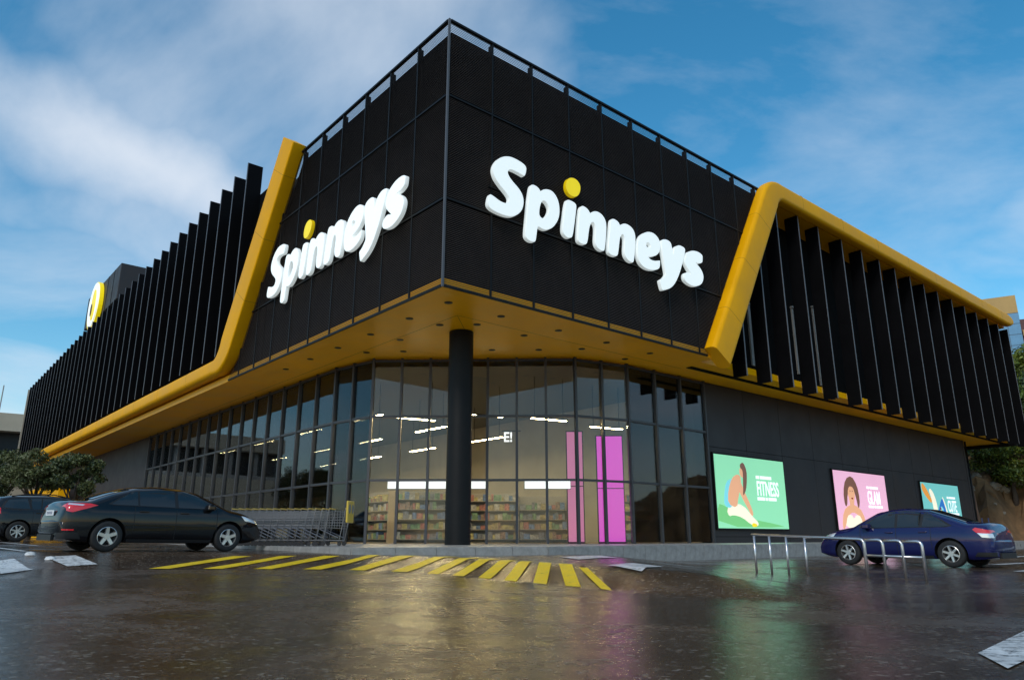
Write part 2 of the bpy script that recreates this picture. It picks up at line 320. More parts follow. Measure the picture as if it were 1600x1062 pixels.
# painted markings: follow the ground 6 mm above it
def marking(name, quad, m, label, group=None, nu=8, nv=12, lift=0.011):
    a, b, c, d = [np.array(q, float) for q in quad]; mb = MB(); vs = []
    for j in range(nv+1):
        for i in range(nu+1):
            u, v = i/nu, j/nv; p = (a*(1-u)+b*u)*(1-v)+(d*(1-u)+c*u)*v
            vs.append((p[0], p[1], float(g(p[0], p[1]))+lift))
    mb.add(vs, [(j*(nu+1)+i, j*(nu+1)+i+1, (j+1)*(nu+1)+i+1, (j+1)*(nu+1)+i) for j in range(nv) for i in range(nu)])
    return tag(mb.build(name, m), label, 'road marking', group)
# yellow ramp stripes along the ramp foot
arc = [(1.45, 10.15)]+[(float(x), float(np.interp(x, AX, AY))) for x in np.arange(1.35, -12, -0.02)]
acc = 0.0; nxt = 0.10; k = 0; prev = arc[0]; starts = []
pts = []
for q in arc[1:]:
    acc += math.dist(prev, q); prev = q
    pts.append((acc, q))
total = pts[-1][0]
def arc_at(t):
    for a_, q in pts:
        if a_ >= t: return q
    return pts[-1][1]
t = 0.05; k = 0
ords = ['first', 'second', 'third', 'fourth', 'fifth', 'sixth', 'seventh', 'eighth', 'ninth', 'tenth', 'eleventh', 'twelfth', 'thirteenth', 'fourteenth', 'fifteenth', 'sixteenth', 'seventeenth', 'eighteenth', 'nineteenth', 'twentieth']
while t+0.35 < total and k < 18:
    p, q = arc_at(t), arc_at(t+0.36)
    if q[0] < -7.4: break
    ang = 0.10 + (0.9 if k > 4 else 0.18*k)*0.55
    sh = -0.15 + 0.16*min(k, 7)
    marking('ramp_stripe', [(q[0], q[1]+0.02), (p[0], p[1]+0.02), (p[0]+sh, p[1]+1.72), (q[0]+sh, q[1]+1.72)], 'yline',
            'yellow painted stripe on the wet ramp, %s from the right end of the row' % ords[k], 'yellow ramp stripes')
    t += 0.82 if k < 6 else 0.95; k += 1
Wm = 'white road markings'
marking('zebra_bar', [(-9.6, 14.15), (-8.15, 12.08), (-8.57, 13.56), (-9.5, 14.39)], 'white', 'wide white zebra bar at the left edge nearest the camera', Wm)
marking('zebra_bar', [(-9.14, 14.75), (-8.33, 14.16), (-7.95, 14.51), (-8.73, 15.08)], 'white', 'white zebra bar on the ramp beside the rear of the black sedan', Wm)
marking('zebra_bar', [(1.1, 17.0), (1.35, 15.2), (2.5, 17.6), (2.3, 19.3)], 'white', 'long thin white bar behind the yellow ramp stripes', Wm, 24, 24, 0.014)
marking('zebra_bar', [(1.50, 11.95), (1.90, 11.1), (2.45, 12.2), (2.15, 13.4)], 'white', 'white bar just right of the yellow ramp stripes', Wm, 30, 30, 0.016)
marking('zebra_bar', [(2.89, 4.83), (2.71, 4.28), (3.25, 4.80), (3.98, 5.98)], 'white', 'white bar at the lower right corner close to the camera', Wm)
pk = [((-9.9, 15.3), (-13.2, 18.9), 'nearest the ramp'), ((-11.6, 15.6), (-15.4, 19.8), 'second from the ramp'), ((-13.4, 16.2), (-17.4, 20.6), 'third from the ramp'), ((-13.0, 20.6), (-17.2, 25.2), 'in front of the dark estate car')]
for (a, b, wh) in pk:
    d = Vector((b[0]-a[0], b[1]-a[1])).normalized(); nn = Vector((-d.y, d.x))*0.07
    marking('parking_line', [(a[0]-nn.x, a[1]-nn.y), (a[0]+nn.x, a[1]+nn.y), (b[0]+nn.x, b[1]+nn.y), (b[0]-nn.x, b[1]-nn.y)], 'white', 'thin white parking line on the left, '+wh, 'parking lines', 2, 10)
for i, (a, b) in enumerate([((10.7, 15.9), (16.5, 21.0)), ((12.7, 19.9), (19.0, 24.6)), ((16.5, 25.8), (24, 33))]):
    d = Vector((b[0]-a[0], b[1]-a[1])).normalized(); nn = Vector((-d.y, d.x))*0.16
    marking('zebra_bar', [(a[0]-nn.x, a[1]-nn.y), (a[0]+nn.x, a[1]+nn.y), (b[0]+nn.x, b[1]+nn.y), (b[0]-nn.x, b[1]-nn.y)], 'white', 'white bar by the tail of the blue sedan, %s from the camera' % ords[i], Wm, 3, 10)
for i, (x, y, wh) in enumerate([(-8.95, 14.62, 'white lump of a road stud between the two left zebra bars'), (-9.5, 14.85, 'small white road stud beyond the left zebra bars')]):
    mb = MB(); z = float(g(x, y)); ring = [(math.cos(a), math.sin(a)) for a in np.linspace(0, 2*math.pi, 10, endpoint=False)]
    mb.add([(x+.11*c, y+.09*s_, z-.01) for c, s_ in ring]+[(x+.08*c, y+.065*s_, z+.045) for c, s_ in ring]+[(x, y, z+.06)], [(i_, (i_+1) % 10, 10+(i_+1) % 10, 10+i_) for i_ in range(10)]+[(10+i_, 10+(i_+1) % 10, 20) for i_ in range(10)])
    tag(mb.build('road_stud', 'white', smooth=True), wh, 'road stud', 'road studs')

# ------------------------------------------------------------------ supermarket building
B = tag(empty('supermarket_building'), 'large black metal clad supermarket with yellow frames and vertical fins', 'building')
ZB, Z2, Z1, ZT = 7.70, 10.49, 14.04, 16.82
W = 1.79
lineR = lambda z: 12.72 + (z-7.5)*0.600          # slanted post on the right facade (its near edge)
lineL = lambda z: 16.31 - (z-8.96)*0.657
# slatted mesh panels
def slat_panel(z0, z1, s0, s1f, me_name='mesh_panel'):
    mb = MB(); z = z0+0.04; p = 0.060
    while z+0.03 < z1-0.03:
        e = s1f(z)
        if e-s0 > 0.05:
            mb.add([(s0, 0.012, z), (e, 0.012, z), (e, 0.0, z+0.020), (s0, 0.0, z+0.020), (s0, -0.006, z+0.004), (e, -0.006, z+0.004)], [(0, 1, 2, 3), (5, 4, 3, 2), (4, 5, 1, 0)])
        z += p
    return mb.mesh(me_name, 'mesh') if mb.v else None
rows = [(ZB, Z2), (Z2, Z1), (Z1, ZT)]
def frame_panel(side, rz, sgn, line, cols):
    for (z0, z1) in rows:
        full = None
        for c in range(cols):
            s0, s1 = c*W+0.03, (c+1)*W-0.03
            lim = min(line(z0), line(z1))
            if s0 > max(line(z0), line(z1)): continue
            if s1 < lim:
                if full is None: full = slat_panel(z0, z1, 0.03, lambda z: W-0.03)
                me = full; off = c*W
            else:
                me = slat_panel(z0, z1, s0, lambda z: min(s1, line(z)+0.25)); off = 0
            if me is None: continue
            o = inst('mesh_panel', me, B); d = dR if side == 'R' else dL; n_ = nR if side == 'R' else nL
            o.matrix_world = Matrix(((d.x, n_.x, 0, C.x+d.x*off), (d.y, n_.y, 0, C.y+d.y*off), (0, 0, 1, 0), (0, 0, 0, 1)))
frame_panel('R', RZR, 1, lineR, 11); frame_panel('L', RZL, 1, lineL, 10)
# backing walls behind the mesh, roof
def prism(mb, P, poly, o0, o1, mi=0):     # poly of (s,z), extruded in offset
    n = len(poly); vs = [P(s, o0, z) for s, z in poly]+[P(s, o1, z) for s, z in poly]
    mb.add(vs, [tuple(range(n)), tuple(reversed(range(n, 2*n)))]+[(i, n+i, n+(i+1) % n, (i+1) % n) for i in range(n)], mi); return mb
ZK = 16.66
for P, line in ((PR, lineR), (PL, lineL)):
    mb = MB(); prism(mb, P, [(0.30, ZB+0.02), (line(ZB), ZB+0.02), (line(ZK)+0.3, ZK), (0.30, ZK)], -0.62, -0.30); recalc(mb.build('backing_wall', 'back', B))
# vertical mullions, horizontal rails, top rail
for P, line, cols in ((PR, lineR, 11), (PL, lineL, 10)):
    for c in range(1, cols):
        s = c*W; zt = ZT-0.05; zb = ZB
        if P is PR:
            zb = max(ZB, 7.5+(s-12.72)/0.600) if s > lineR(ZB) else ZB
        else:
            zt = min(zt, 8.96+(16.31-s)/0.657)
        if zt-zb < 0.3: continue
        mb = MB(); sbox(mb, P, s-0.03, s+0.03, -0.10, 0.03, zb+0.01, zt)
        if zt > ZT-0.2: sbox(mb, P, s-0.045, s+0.045, -0.17, -0.10, 16.3, ZT-0.10)
        mb.build('mullion', 'black', B)
    for z in (Z2, Z1):
        mb = MB(); sbox(mb, P, 0.05, line(z)+0.15, -0.08, 0.036, z-0.032, z+0.032); mb.build('transom_rail', 'black', B)
    mb = MB(); sbox(mb, P, 0.05, line(ZT)+0.1, -0.08, 0.05, ZT-0.055, ZT+0.02); mb.build('parapet_rail', 'black', B)
    mb = MB(); sbox(mb, P, 0.05, line(ZB)+0.2, -0.28, 0.04, ZB-0.05, ZB+0.02); mb.build('bottom_trim', 'black', B)
    mb = MB(); sbox(mb, P, 0.10, line(ZB)-0.1, -0.20, -0.165, ZB+0.03, ZB+0.24); mb.build('ochre_strip', 'soffit', B)  # ochre strip behind the lowest slats, in the soffit material
mb = MB(); mb.box(-0.032, 0.032, -0.032, 0.032, ZB-0.05, ZT+0.03); o = mb.build('corner_profile', 'greypost', B, C+nR*0.0+nL*0.0); o.rotation_euler.z = RZR
# roof slab
mb = MB(); q = [PR(0.35, -0.35, 0), PR(16, -0.35, 0), PR(16, -1.6, 0), PR(55, -1.6, 0), PR(55, -1.6, 0)+dL*40, PL(85, -0.9, 0)+dR*30, PL(85, -0.9, 0)]
mb.add([(p.x, p.y, 15.9) for p in q]+[(p.x, p.y, 16.25) for p in q], [(6, 5, 4, 3, 2, 1, 0), tuple(range(7, 14))]+[(i, (i+1) % 7, 7+(i+1) % 7, 7+i) for i in range(7)]); recalc(mb.build('roof', 'roof', B))
# rounded yellow frame members: rounded-rectangle section swept along a path in the facade plane
def rrect(wd, dp, r, n=5):
    pts = []
    for (cx, cy, a0) in ((wd/2-r, dp/2-r, 0), (-wd/2+r, dp/2-r, 90), (-wd/2+r, -dp/2+r, 180), (wd/2-r, -dp/2+r, 270)):
        for k in range(n+1):
            a = math.radians(a0+90*k/n); pts.append((cx+r*math.cos(a), cy+r*math.sin(a)))
    return pts
def sweep(P, path, widths, oc, dp, r, name, m='yellow'):
    mb = MB(); n = None; N = len(path)
    for i, (s, z) in enumerate(path):
        a = Vector(path[max(i-1, 0)]); b = Vector(path[min(i+1, N-1)])
        if 0 < i < N-1:
            d1 = (Vector(path[i])-a).normalized(); d2 = (b-Vector(path[i])).normalized(); d = (d1+d2).normalized(); k = 1/max(0.4, d.dot(d1))
        else: d = (b-a).normalized(); k = 1
        nrm = Vector((-d.y, d.x)); sec = rrect(widths[i], dp, r[i] if isinstance(r, list) else r); n = len(sec)
        for (u, v) in sec:
            q = Vector((s, z))+nrm*u*k; mb.v.append(tuple(P(q.x, oc+v, q.y)))
    for i in range(N-1):
        for k in range(n):
            a = i*n+k; b = i*n+(k+1) % n; mb.f.append((a, b, b+n, a+n)); mb.mi.append(0)
    mb.f.append(tuple(reversed(range(n)))); mb.f.append(tuple((N-1)*n+k for k in range(n))); mb.mi += [0, 0]
    return recalc(mb.build(name, m, B, smooth=True, sharp=50))
def bend(p0, pc, p1, rad, n=7):
    a = (Vector(p0)-Vector(pc)).normalized(); b = (Vector(p1)-Vector(pc)).normalized(); pc = Vector(pc)
    return [tuple((pc+a*rad)*(1-t)**2 + pc*2*t*(1-t) + (pc+b*rad)*t*t) for t in [i/n for i in range(n+1)]]
# right: slanted post + upper beam
wP = 1.32
cz = lambda z: 13.35+(z-7.5)*0.600
pth = [(cz(7.62), 7.62), (cz(12), 12)]+bend((cz(12), 12), (cz(16.93), 16.93), (40, 16.95), 0.75)+[(30, 16.97), (42, 17.02), (53.2, 17.06), (54.0, 17.05), (54.35, 17.03)]
wd = [wP, wP]+[wP-(wP-0.92)*i/7 for i in range(8)]+[0.92, 0.94, 0.95, 0.80, 0.50]
sweep(PR, pth, wd, 0.20, 0.62, 0.20, 'yellow_frame_post_and_upper_beam')
# left: slanted post + lower beam
czl = lambda z: 16.95-(z-8.96)*0.657
pth = [(84.2, 8.45), (70, 8.45), (45, 8.42), (25, 8.40)]+bend((40, 8.40), (czl(8.40), 8.40), (czl(14), 14), 1.0)+[(czl(12), 12), (czl(17.42), 17.42)]
wd = [0.82]*4+[0.82+(1.42-0.82)*i/7 for i in range(8)]+[1.42, 1.42]
sweep(PL, pth, wd, 0.22, 0.62, [0.24]*4+[0.24-0.17*i/7 for i in range(8)]+[0.07, 0.07], 'yellow_frame_post_and_lower_beam')
def joint(P, path, i0, wj, oc, dp, rj):
    a, b = Vector(path[0]), Vector(path[1]); d = (b-a).normalized()*0.007; m_ = a+(b-a)*i0
    return sweep(P, [tuple(m_-d), tuple(m_+d)], [wj+.006]*2, oc, dp+.006, rj, 'cladding_joint', 'joint')
for f_ in (.22, .52, .82): joint(PR, [(cz(7.62), 7.62), (cz(16.3), 16.3)], f_, wP, .20, .62, .20)
for f_ in (.25, .55, .85): joint(PL, [(czl(9.2), 9.2), (czl(17.4), 17.4)], f_, 1.42, .22, .62, .07)
for f_ in np.arange(.05, 1, .13): joint(PR, [(20, 16.955), (53, 17.055)], float(f_), .93, .20, .62, .20)
for f_ in np.arange(.05, 1, .08): joint(PL, [(19, 8.40), (83, 8.45)], float(f_), .82, .22, .62, .24)
mb = MB(); sbox(mb, PR, 19.4, 53.9, -1.44, -0.08, 16.54, 17.15); mb.build('beam_underside', 'yellow', B)
mb = MB(); sbox(mb, PL, 17.5, 84.0, -0.9, -0.06, 8.06, 8.78); mb.build('beam_underside', 'yellow', B)
mb = MB(); prism(mb, PL, [(59, -0.5), (78, -0.5), (78, 5.4), (60.5, 5.4)], -1.4, -0.5); recalc(mb.build('yellow_end_wall', 'yellow', B))
# fins: thin blades standing proud of a dark wall, each with an edge strip whose lit look is painted in as paler grey
def fin(P, s, o_out, depth, z0, z1):
    mb = MB(); sbox(mb, P, s-0.035, s+0.035, o_out-depth, o_out, z0, z1)
    f = mb.build('fin', 'fin', B)
    mb = MB(); sbox(mb, P, s-0.036, s+0.036, o_out+0.0, o_out+0.022, z0, z1); mb.build('fin_edge', 'finedge', f)
for s in [19.73, 21.88, 23.97, 26.6, 29.0, 31.29, 33.45, 35.7, 37.85, 40.1, 42.6, 45.0, 47.33, 49.7, 52.0, 54.1][:15] + [17.9, 54.3]:
    if s < 19: fin(PR, s, -0.05, 0.68, 7.28, 14.6)
    else: fin(PR, s, 0.0, 0.70, 7.28+random.uniform(-.01, .01), 16.52)
fin(PR, 16.0, -0.08, 0.65, 7.3, 11.6)
for k in range(38):
    s = 16.25+1.80*k; zt = float(np.interp(s, [16, 34, 56, 84], [18.33, 18.20, 17.95, 17.45])); fin(PL, s, 0.5, 0.72, 8.86, zt)
mb = MB(); sbox(mb, PL, 14.2, 84.2, -0.75, -0.26, 8.2, 16.9); mb.build('wing_wall', 'back', B)
mb = MB(); sbox(mb, PL, 84.25, 84.5, -30, 0.5, -0.5, 17.4); mb.build('end_wall', 'beige', B)
mb = MB(); sbox(mb, PR, 14.0, 54.2, -1.75, -1.45, 7.62, 17.2); mb.build('wing_wall', 'back', B)
mb = MB(); sbox(mb, PR, 54.25, 54.5, -30, -0.75, 7.4, 16.4); mb.build('end_wall', 'black', B)
# fittings behind the right fins: pale blinds and rail clips seen in the gaps
for (s, z0, z1, wdt) in [(23.0, 8.6, 12.1, .12), (25.4, 8.3, 12.6, .40), (18.8, 8.4, 11.4, .2)]:
    mb = MB(); sbox(mb, PR, s-wdt/2, s+wdt/2, -1.44, -1.36, z0, z1); sbox(mb, PR, s-wdt/2-.05, s+wdt/2+.05, -1.44, -1.30, z1, z1+.09); mb.build('window_blind', 'concrete', B)
# soffit
mb = MB(); SZ = ZB-0.055
sp = [PR(0.02, -0.02, 0), PR(13.6, -0.02, 0), PR(13.6, -0.74, 0), PR(54.2, -0.74, 0), PR(54.2, -8, 0), PR(12, -8, 0), PL(12, -8, 0)+dR*6, PL(84, -8, 0), PL(84, -0.02, 0)]
so = MB(); n = len(sp); so.add([(p.x, p.y, SZ) for p in sp]+[(p.x, p.y, SZ+0.3) for p in sp], [tuple(reversed(range(n))), tuple(range(n, 2*n))]+[(i, (i+1) % n, n+(i+1) % n, n+i) for i in range(n)])
soffit = recalc(so.build('soffit', 'soffit', B))
for P in (PR, PL):          # shallow panel joints
    mb = MB(); sbox(mb, P, 2.0, 30 if P is PL else 14, -2.01, -1.995, SZ-0.004, SZ-0.001); mb.build('soffit_joint', 'wood', soffit)
mb = MB(); a = C+(-nR-nL)*1.99; sbox(mb, lambda s, o, z: C+(-nR-nL).normalized()*s+(nR-nL).normalized()*o+Vector((0, 0, z)), 2.9, 4.6, -0.006, 0.006, SZ-0.004, SZ-0.001); mb.build('soffit_joint', 'wood', soffit)
def disc(mb, c, r, z0, z1, n=18, mi=0):
    vs = [(c[0]+r*math.cos(2*math.pi*k/n), c[1]+r*math.sin(2*math.pi*k/n), z) for z in (z0, z1) for k in range(n)]
    return mb.add(vs, [tuple(reversed(range(n))), tuple(range(n, 2*n))]+[(k, (k+1) % n, n+(k+1) % n, n+k) for k in range(n)], mi)
DL = [PL(s, -1.0, 0) for s in (1.1, 3.33, 5.9, 8.4, 10.8, 13.2)]+[PL(s, -2.2, 0) for s in (3.29, 5.84, 8.33)]+[PR(s, -1.15, 0) for s in (3.17, 5.8, 8.3, 10.84)]+[PR(s, -2.42, 0) for s in (3.15, 5.3, 8.28, 10.8)]+[PR(7.1, -3.6, 0), PR(5.73, -4.8, 0), PR(3.22, -7.24, 0), PR(26, -1.2, 0), PR(31, -1.2, 0), PR(36, -1.2, 0), PR(41, -1.2, 0), PR(46, -1.2, 0)]
dlm = MB(); disc(dlm, (0, 0), 0.13, SZ-0.012, SZ+0.02, mi=0); disc(dlm, (0, 0), 0.105, SZ-0.016, SZ-0.012, mi=1)
dlme = dlm.mesh('downlight', ['black', 'dark'])
for p in DL: inst('downlight', dlme, soffit, (p.x, p.y, 0))
# round column
mb = MB(); disc(mb, (0, 0), 0.43, PZ, SZ-0.01, 40); recalc(mb.build('round_column', 'black', B, (-1.80, 24.75, 0), smooth=True, sharp=40))
# shopfront glazing: chamfered corner facing the car park and two flanks
GL = [PL(40, -2.6, 0), PL(11.5, -2.6, 0), Vector((-5.63, 28.75, 0)), Vector((2.52, 28.5, 0)), PR(11.5, -3.0, 0), PR(16.9, -3.0, 0)]
TRZ = [PZ, 2.75, 5.25, SZ]
def glaze(a, b, nb):
    d = (b-a)/nb; u = (b-a).normalized(); nn = Vector((u.y, -u.x, 0))
    for i in range(nb+1):
        p = a+d*i; mb = MB(); e = 0.05
        q = [p-u*e-nn*0.03, p+u*e-nn*0.03, p+u*e+nn*0.11, p-u*e+nn*0.11]
        if i == nb and b != GL[-1]: continue
        mb.hexa([(v.x, v.y, PZ) for v in q]+[(v.x, v.y, SZ-.004) for v in q]); recalc(mb.build('glazing_mullion', 'mull', B))
    for z in TRZ[1:3]+[SZ-0.10]:
        mb = MB(); p, q_ = a+u*0.05, b-u*0.05; q = [p-nn*0.02, q_-nn*0.02, q_+nn*0.085, p+nn*0.085]
        mb.hexa([(v.x, v.y, z-0.045) for v in q]+[(v.x, v.y, z+0.045) for v in q]); recalc(mb.build('glazing_transom', 'mull', B))
    for i in range(nb):
        p, q_ = a+d*i+u*0.05, a+d*(i+1)-u*0.05
        for j in range(3):
            z0, z1 = TRZ[j]+0.05, TRZ[j+1]-(0.05 if j < 2 else 0.15)
            mb = MB(); t_ = nn*0.012
            mb.hexa([(v.x, v.y, z0) for v in (p, q_, q_+t_, p+t_)]+[(v.x, v.y, z1) for v in (p, q_, q_+t_, p+t_)]); recalc(mb.build('glass_pane', 'glass', B))
glaze(GL[0], GL[1], 16); glaze(GL[1], GL[2], 2); glaze(GL[2], GL[3], 7); glaze(GL[3], GL[4], 2); glaze(GL[4], GL[5], 3)
# dark ground-floor wall on the right, of separate panels with open joints
mb = MB(); sbox(mb, PR, 16.95, 49.6, -3.6, -3.06, -1, SZ-.01); mb.build('wall_core', 'back', B)
for z0, z1 in ((-0.9, 0.62), (0.64, 4.62), (4.64, SZ-.02)):
    s = 16.95
    while s < 49.5:
        e = min(s+3.26, 49.6); mb = MB(); sbox(mb, PR, s+0.012, e-0.012, -3.06, -3.0-random.uniform(0, .006), z0, z1); mb.build('wall_panel', 'wallp', B); s += 3.26
mb = MB(); sbox(mb, PR, 49.6, 49.9, -25, -3.0, -1.0, SZ-.01); mb.build('end_wall', 'wallp', B)
mb = MB(); sbox(mb, PL, 40.05, 84, -3.2, -2.6, -0.5, SZ-.01); mb.build('wall_core', 'wallp', B)
# interior shell
ip = [GL[0]+Vector((0.3, 0.1, 0)), GL[1]+Vector((.1, .2, 0)), GL[2]+Vector((.1, .2, 0)), GL[3]+Vector((-.1, .2, 0)), GL[4]+Vector((-.1, .2, 0)), GL[5]+Vector((-.1, .2, 0)), PL(11.5, -16.95, 0), PL(40, -16.95, 0)]
n = len(ip)
mb = MB(); mb.add([(p.x, p.y, PZ+0.02) for p in ip], [tuple(range(n))]); mb.build('shop_floor', 'floor', B)
mb = MB(); mb.add([(p.x, p.y, SZ-0.3) for p in ip[0:1]+ip[1:6]+ip[6:]], [tuple(reversed(range(n)))]); icl = mb.build('shop_ceiling', 'inceil', B)
mb = MB(); sbox(mb, PR, 16.95, 17.2, -40, -3.7, 0, SZ); mb.build('shop_side_wall', 'inwall', B)
mb = MB(); sbox(mb, PL, 5, 40.3, -17.4, -17.1, 0, SZ); mb.build('shop_back_wall', 'inwall', B)
mb = MB(); sbox(mb, PL, 40.0, 40.3, -17, -2.8, 0, SZ); mb.build('shop_side_wall', 'inwall', B)
# ------------------------------------------------------------------ lettering signs
LET = [('S', [[(1.45, 11.68), (1.49, 11.91), (1.65, 12.17), (1.91, 12.36), (2.18, 12.45), (2.49, 12.44), (2.76, 12.39), (2.87, 12.3), (2.85, 12.12), (2.79, 11.96), (2.73, 11.95), (2.62, 11.97), (2.36, 12.0), (2.18, 11.99), (2.09, 11.92), (2.06, 11.83), (2.14, 11.7), (2.31, 11.57), (2.55, 11.43), (2.71, 11.24), (2.75, 11.01), (2.68, 10.73), (2.51, 10.52), (2.27, 10.36), (1.98, 10.3), (1.64, 10.31), (1.36, 10.36), (1.26, 10.48), (1.29, 10.68), (1.34, 10.84), (1.39, 10.85), (1.52, 10.82), (1.72, 10.75), (1.91, 10.73), (2.04, 10.76), (2.12, 10.86), (2.13, 10.97), (2.02, 11.09), (1.78, 11.25), (1.55, 11.45)]]), ('p', [[(3.05, 11.71), (3.13, 11.78), (3.29, 11.78), (3.43, 11.72), (3.48, 11.64), (3.49, 11.65), (3.62, 11.76), (3.8, 11.83), (4.02, 11.84), (4.21, 11.71), (4.33, 11.49), (4.36, 11.21), (4.31, 10.93), (4.18, 10.69), (3.99, 10.47), (3.73, 10.32), (3.55, 10.31), (3.39, 10.35), (3.35, 10.33), (3.32, 10.24), (3.29, 10.05), (3.25, 9.81), (3.18, 9.75), (3.0, 9.73), (2.85, 9.79), (2.8, 9.91), (2.86, 10.46), (2.93, 11.06), (3.0, 11.49)], [(3.47, 11.16), (3.56, 11.33), (3.68, 11.36), (3.8, 11.28), (3.88, 11.14), (3.83, 10.96), (3.69, 10.77), (3.56, 10.68), (3.42, 10.75), (3.42, 10.92)]]), ('i', [[(4.69, 11.68), (4.76, 11.76), (4.99, 11.76), (5.16, 11.71), (5.17, 11.58), (5.06, 10.97), (4.95, 10.45), (4.87, 10.37), (4.7, 10.32), (4.53, 10.4), (4.47, 10.57), (4.55, 11.04), (4.63, 11.45)]]), ('dot', [[(4.67, 12.27), (4.75, 12.52), (4.94, 12.66), (5.19, 12.68), (5.37, 12.56), (5.41, 12.38), (5.33, 12.13), (5.13, 11.95), (4.88, 11.94), (4.72, 12.05)]]), ('n', [[(5.28, 11.29), (5.36, 11.64), (5.47, 11.76), (5.67, 11.73), (5.79, 11.66), (5.85, 11.57), (5.87, 11.58), (6.01, 11.7), (6.23, 11.77), (6.47, 11.72), (6.64, 11.57), (6.69, 11.33), (6.64, 10.9), (6.55, 10.41), (6.5, 10.32), (6.31, 10.3), (6.13, 10.38), (6.06, 10.57), (6.11, 10.95), (6.11, 11.16), (6.03, 11.28), (5.92, 11.26), (5.82, 11.1), (5.76, 10.89), (5.7, 10.56), (5.64, 10.37), (5.54, 10.31), (5.36, 10.29), (5.23, 10.33), (5.19, 10.44), (5.23, 10.85)]]), ('n', [[(6.89, 11.37), (6.94, 11.65), (7.05, 11.74), (7.25, 11.72), (7.38, 11.66), (7.41, 11.57), (7.43, 11.58), (7.58, 11.69), (7.78, 11.75), (8.04, 11.71), (8.21, 11.59), (8.28, 11.36), (8.22, 10.94), (8.12, 10.35), (8.03, 10.27), (7.83, 10.29), (7.67, 10.39), (7.6, 10.57), (7.65, 10.94), (7.66, 11.15), (7.58, 11.26), (7.49, 11.24), (7.39, 11.07), (7.33, 10.78), (7.25, 10.4), (7.17, 10.3), (6.97, 10.27), (6.79, 10.3), (6.73, 10.38), (6.77, 10.78)]]), ('e', [[(8.36, 11.14), (8.52, 11.45), (8.75, 11.65), (9.05, 11.8), (9.36, 11.83), (9.6, 11.73), (9.71, 11.59), (9.74, 11.39), (9.67, 11.14), (9.47, 10.93), (9.15, 10.8), (8.98, 10.76), (8.99, 10.72), (9.11, 10.67), (9.36, 10.68), (9.64, 10.78), (9.67, 10.77), (9.65, 10.57), (9.58, 10.42), (9.29, 10.29), (8.93, 10.22), (8.58, 10.28), (8.39, 10.45), (8.32, 10.76)], [(8.9, 11.28), (8.93, 11.32), (9.03, 11.34), (9.14, 11.26), (9.13, 11.2), (9.06, 11.16), (8.92, 11.13), (8.89, 11.16)]]), ('y', [[(9.79, 11.62), (9.97, 11.75), (10.23, 11.78), (10.42, 11.72), (10.47, 11.5), (10.49, 11.28), (10.52, 11.28), (10.61, 11.54), (10.74, 11.66), (10.94, 11.76), (11.17, 11.76), (11.35, 11.7), (11.24, 11.4), (11.06, 10.97), (10.82, 10.48), (10.51, 10.03), (10.2, 9.77), (9.75, 9.59), (9.69, 9.61), (9.64, 9.74), (9.58, 9.95), (9.62, 10.0), (9.8, 10.09), (9.97, 10.27), (9.99, 10.32), (9.94, 10.64), (9.86, 11.04), (9.81, 11.37)]]), ('s', [[(11.3, 11.37), (11.42, 11.56), (11.66, 11.7), (11.92, 11.79), (12.27, 11.81), (12.48, 11.73), (12.49, 11.68), (12.46, 11.43), (12.39, 11.37), (12.2, 11.29), (12.01, 11.29), (11.99, 11.26), (12.18, 11.18), (12.39, 11.01), (12.47, 10.79), (12.36, 10.52), (12.14, 10.34), (11.75, 10.2), (11.38, 10.23), (11.13, 10.34), (11.11, 10.53), (11.19, 10.65), (11.44, 10.74), (11.63, 10.66), (11.66, 10.67), (11.49, 10.81), (11.31, 10.99), (11.24, 11.16)]])]
def chaikin(p, it=2):
    for _ in range(it):
        q = []
        for i in range(len(p)):
            a, b = p[i], p[(i+1) % len(p)]
            q += [(a[0]*.75+b[0]*.25, a[1]*.75+b[1]*.25), (a[0]*.25+b[0]*.75, a[1]*.25+b[1]*.75)]
        p = q
    return p
def solid(name, loops, depth, mats, parent, bev=0.02):
    cu = bpy.data.curves.new(name, 'CURVE'); cu.dimensions = '2D'; cu.fill_mode = 'BOTH'; cu.extrude = depth/2-bev; cu.bevel_depth = bev; cu.bevel_resolution = 1; cu.offset = -bev
    for lp in loops:
        sp_ = cu.splines.new('POLY'); sp_.points.add(len(lp)-1); sp_.use_cyclic_u = True
        for i, p in enumerate(lp): sp_.points[i].co = (p[0], p[1], 0, 1)
    to = bpy.data.objects.new(name, cu); COL.objects.link(to); dg = bpy.context.evaluated_depsgraph_get(); dg.update()
    me = bpy.data.meshes.new_from_object(to.evaluated_get(dg)); me.name = name; bpy.data.objects.remove(to); bpy.data.curves.remove(cu)
    me.materials.clear()
    for m in mats: me.materials.append(M[m])
    o = bpy.data.objects.new(name, me); COL.objects.link(o); o.parent = parent; return o
